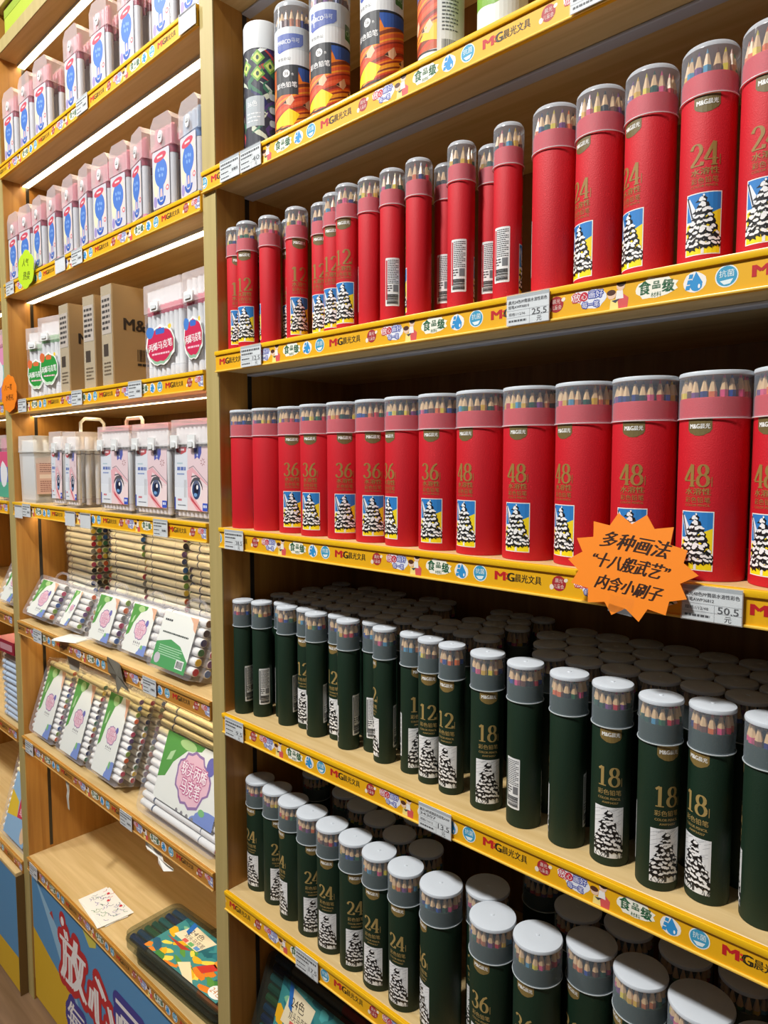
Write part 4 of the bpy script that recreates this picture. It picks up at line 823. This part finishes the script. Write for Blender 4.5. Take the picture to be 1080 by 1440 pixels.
# ------------------------------------------------------------------ bottom shelf: smoked marker cases
def art_card(w, h):
    d = D(); q = random.Random(8); d.rect(-w / 2, w / 2, -h / 2, h / 2, (60, 140, 140), .5)
    for i in range(60):
        x, z = q.uniform(-.5, .5) * w, q.uniform(-.5, .5) * h; up = z > 0
        k = q.choice([(40, 120, 130), (80, 170, 170), (30, 100, 110), (130, 190, 150)] if z > h * .12 else [(240, 180, 30), (230, 130, 30), (60, 130, 60), (250, 215, 80), (30, 90, 120), (90, 150, 60), (236, 210, 160)])
        d.ell(x, z, w * q.uniform(.04, .1), h * q.uniform(.04, .09), k, 1 + q.random(), 9, q.uniform(-.5, .9), .3, i)
    d.poly([(-w * .42, h * .05), (-w * .08, h * .02), (-w * .02, h * .4), (-w * .36, h * .46)], (240, 226, 190), 2.4); d.text('24色', -w * .24, h * .32, h * .13, (60, 50, 40), 3, w=w * .18); d.text('双头马克笔', -w * .2, h * .18, h * .1, (70, 60, 50), 3, w=w * .26)
    for i, k in enumerate(((220, 100, 90), (110, 180, 110), (90, 150, 210))): d.rect(-w * .3 + i * w * .08, -w * .24 + i * w * .08, h * .04, h * .12, k, 3)
    d.poly([(-w * .4, h * .5), (-w * .34, h * .48), (-w * .3, h * .2), (-w * .36, h * .24)], (40, 110, 190), 2.8); d.poly([(-w * .46, -h * .05), (-w * .12, -h * .02), (-w * .2, -h * .12)], (180, 60, 40), 2.8)
    d.ell(w * .2, h * .1, w * .06, h * .09, (240, 150, 50), 2.8, 14); d.poly([(w * .16, h * .06), (w * .06, -h * .2), (w * .16, -h * .24), (w * .24, h * .0)], (206, 50, 40), 2.8)
    d.poly([(-w * .02, -h * .2), (w * .2, -h * .5), (w * .06, -h * .5), (-w * .1, -h * .36)], (240, 222, 180), 2.6); d.ell(w * .42, -h * .34, w * .085, h * .14, (244, 244, 240), 3, 18); d.text('24色', w * .42, -h * .34, h * .14, (200, 130, 30), 3.6, w=w * .13)
    return d.clip(-w / 2, w / 2, -h / 2, h / 2).mesh('art_card')
DARK = [(30, 70, 110), (24, 50, 100), (40, 110, 120), (30, 90, 80), (50, 100, 70), (120, 40, 50), (60, 60, 70), (30, 60, 60)]
def smoked_case(x, y, z, w, dd, h, rot, label, card=True, lean=None):
    rx, rz = (0, math.radians(rot)) if lean is None else (math.radians(lean), math.radians(rot))
    o = thing('smoked_case', label, 'marker case', (x, y, z), (rx, 0, rz), 'smoked marker cases')
    obj('case_shell', MB().box(-w / 2, w / 2, -dd / 2, dd / 2, 0, h, r=.02, n=4, axis='z').mesh('case_shell', SMOKE, 35), o)
    obj('case_rim', MB().box(-w / 2 - .0015, w / 2 + .0015, -dd / 2 - .0015, dd / 2 + .0015, h * .55, h * .63, r=.02, n=4, axis='z').mesh('case_rim', SMOKE, 35), o)
    n = int((dd - .014) / .0165); st = (dd - .014) / n; L = w - .02
    for i in range(n):
        k = DARK[i % 5]; k2 = [(160, 40, 50), (120, 40, 46), (170, 90, 40), (60, 60, 64)][i % 4]
        me = pen_mesh(('sm', k, k2, round(w, 3)), [(.006, -L / 2, 0), (.0078, -L / 2 + .002, k), (.0078, -L / 2 + L * .2, k), (.008, -L / 2 + L * .22, (40, 42, 44)), (.008, L * .28, (96, 98, 98)), (.0078, L * .3, k2), (.0078, L / 2 - .002, k2), (.006, L / 2, k2)], 'x', 10)
        obj('marker', me, o, (0, dd / 2 - .007 - st * (i + .5), h * .5))
    if card: obj('art_card', art_card(w * .74, dd * .80), o, (w * .08, -dd * .04, h + .0003), (-pi / 2, 0, 0))
    obj('handle', MB().tube([(-w * .12, dd / 2, h * .5), (-w * .1, dd / 2 + .012, h * .5), (w * .1, dd / 2 + .012, h * .5), (w * .12, dd / 2, h * .5)], .004, 6, (60, 60, 58)).mesh('handle', SMOKE, 40), o)
smoked_case(-.232, .074, LT[7] + .0003, .300, .125, .027, 3, 'smoked marker case underneath the one with the painted card', False)
smoked_case(-.240, .070, LT[7] + .0285, .335, .135, .030, 3, 'smoked marker case with colourful painted card on the bottom shelf')
smoked_case(.125, .078, RT[6] + .087, .25, .18, .030, 0, 'smoked marker case standing tilted under the lower green shelf', True, 70)
smoked_case(.170, .128, RT[6] + .087, .25, .18, .030, 0, 'rear smoked marker case standing tilted under the lower green shelf', False, 70)
# ------------------------------------------------------------------ glimpses of the far bay
gf = 'goods in the far left bay'
def far_box(x, y, z, w, dd, h, rows, label, cat='marker box'):
    o = thing('marker_box', label, cat, (x, y, z), (0, 0, 0), gf)
    obj('box_body', MB().box(-w / 2, w / 2, -dd / 2, dd / 2, 0, h * .8, r=.004, axis='z').mesh('box_body', CASE, 30), o); obj('box_lid', MB().box(-w / 2 - .001, w / 2 + .001, -dd / 2 - .001, dd / 2 + .001, h * .8, h, r=.004, axis='z').mesh('box_lid', FROST, 30), o)
    d = D()
    for i, k in enumerate(rows): d.rect(-w * .42, w * .42, h * .05 + h * .7 * i / len(rows), h * .05 + h * .7 * (i + 1) / len(rows), k, .5 + i * .1)
    d.ell(w * .1, h * .4, w * .25, h * .2, (240, 240, 244), 2, 14, 0, .1, 2)
    obj('label_card', d.mesh('label_card'), o, (0, -dd / 2 - .0004, 0))
    for i in range(4): obj('marker', pen_mesh(('fb', round(h, 2)), [(.006, .003, 0), (.007, .005, (230, 226, 232)), (.007, h * .75, (236, 234, 238)), (.006, h * .95, (222, 130, 160))]), o, (w / 2 - .011 - i * .02, -dd / 2 + .013, .001))
far_box(-1.055, .035, 1.635, .10, .06, .19, [(150, 140, 210), (120, 200, 200), (230, 150, 190)], 'pastel marker box at left edge above the orange scalloped sign')
far_box(-1.055, .035, 1.375, .10, .06, .175, [(90, 180, 150), (90, 120, 200), (226, 90, 130)], 'pink-lidded marker box at the left edge beside the milky bin')
for i in range(7): pack(-1.085, .115, 1.072 + i * hs, .13, f'pack of cream markers {ORD[i + 1]} from bottom in far bay stack at left edge', gf, key=i)
marker_case(-1.085, .006, 1.072, .15, .135, .04, 25, 6, 2, 'small clear marker case with pink dots at the left edge of the picture', gf, cardw=.5, dot=9)
for i in range(5): pack(-1.078, .020, .755 + i * hs, .13, f'blue and white marker pack {ORD[i + 1]} from bottom, far bay at left edge', gf, body=(196, 216, 240), key=i * 3)
pack(-1.078, .020, .755 + 5 * hs, .13, 'pack of cream and red pencils on top of the blue packs', gf, body=(236, 200, 170), key=0)
o = thing('red_box', 'small dark red box on top of the packs at the left edge', 'box', (-1.07, .036, .755 + 6 * hs), (0, 0, .05), gf)
obj('box_body', MB().box(-.06, .06, -.04, .03, 0, .035, (150, 30, 50), r=.001, axis='z').mesh('box_body', PRINT), o); obj('box_print', D().rect(-.03, .05, .008, .026, (206, 150, 160), 1, .003).mesh('box_print'), o, (0, -.0402, 0))
d_ = marker_case(-1.105, .004, .38, .20, .25, .04, 16, 13, 2, 'tall clear marker case with blue and yellow card at the left edge', gf, cardw=.01, cream=4, hand=True)
d = D(); d.rect(-.07, .08, .0, .17, (150, 190, 226), .5); d.poly([(-.07, .05), (.0, .06), (-.01, .1), (-.07, .12)], (236, 200, 60), 1); d.poly([(.03, .13), (.07, .135), (.066, .165), (.036, .165)], (236, 140, 70), 1.5)
d.poly([(-.0, .06), (.072, .07), (.064, .125), (-.004, .115)], (214, 60, 90), 2); d.text('软头', .034, .105, .02, (246, 220, 226), 3, w=.05); d.text('蜡笔', .034, .08, .02, (246, 220, 226), 3, w=.05); d.ell(.06, .03, .018, .024, (236, 200, 160), 2, 12); d.ell(.07, .095, .014, .014, (130, 180, 90), 3.5, 12)
obj('label_card', d.mesh('label_card'), d_, (0, -.0012, .01))
o = thing('green_box', 'yellow-green box on the topmost shelf at the upper left corner', 'box', (-.83, .05, 2.515))
obj('box_body', MB().box(-.1, .1, -.04, .04, 0, .07, (176, 196, 50), r=.001, axis='z').mesh('box_body', PRINT), o); obj('box_flap', MB().box(-.1, .1, -.0405, -.04, .05, .07, (150, 176, 44)).mesh('box_flap', PRINT), o)
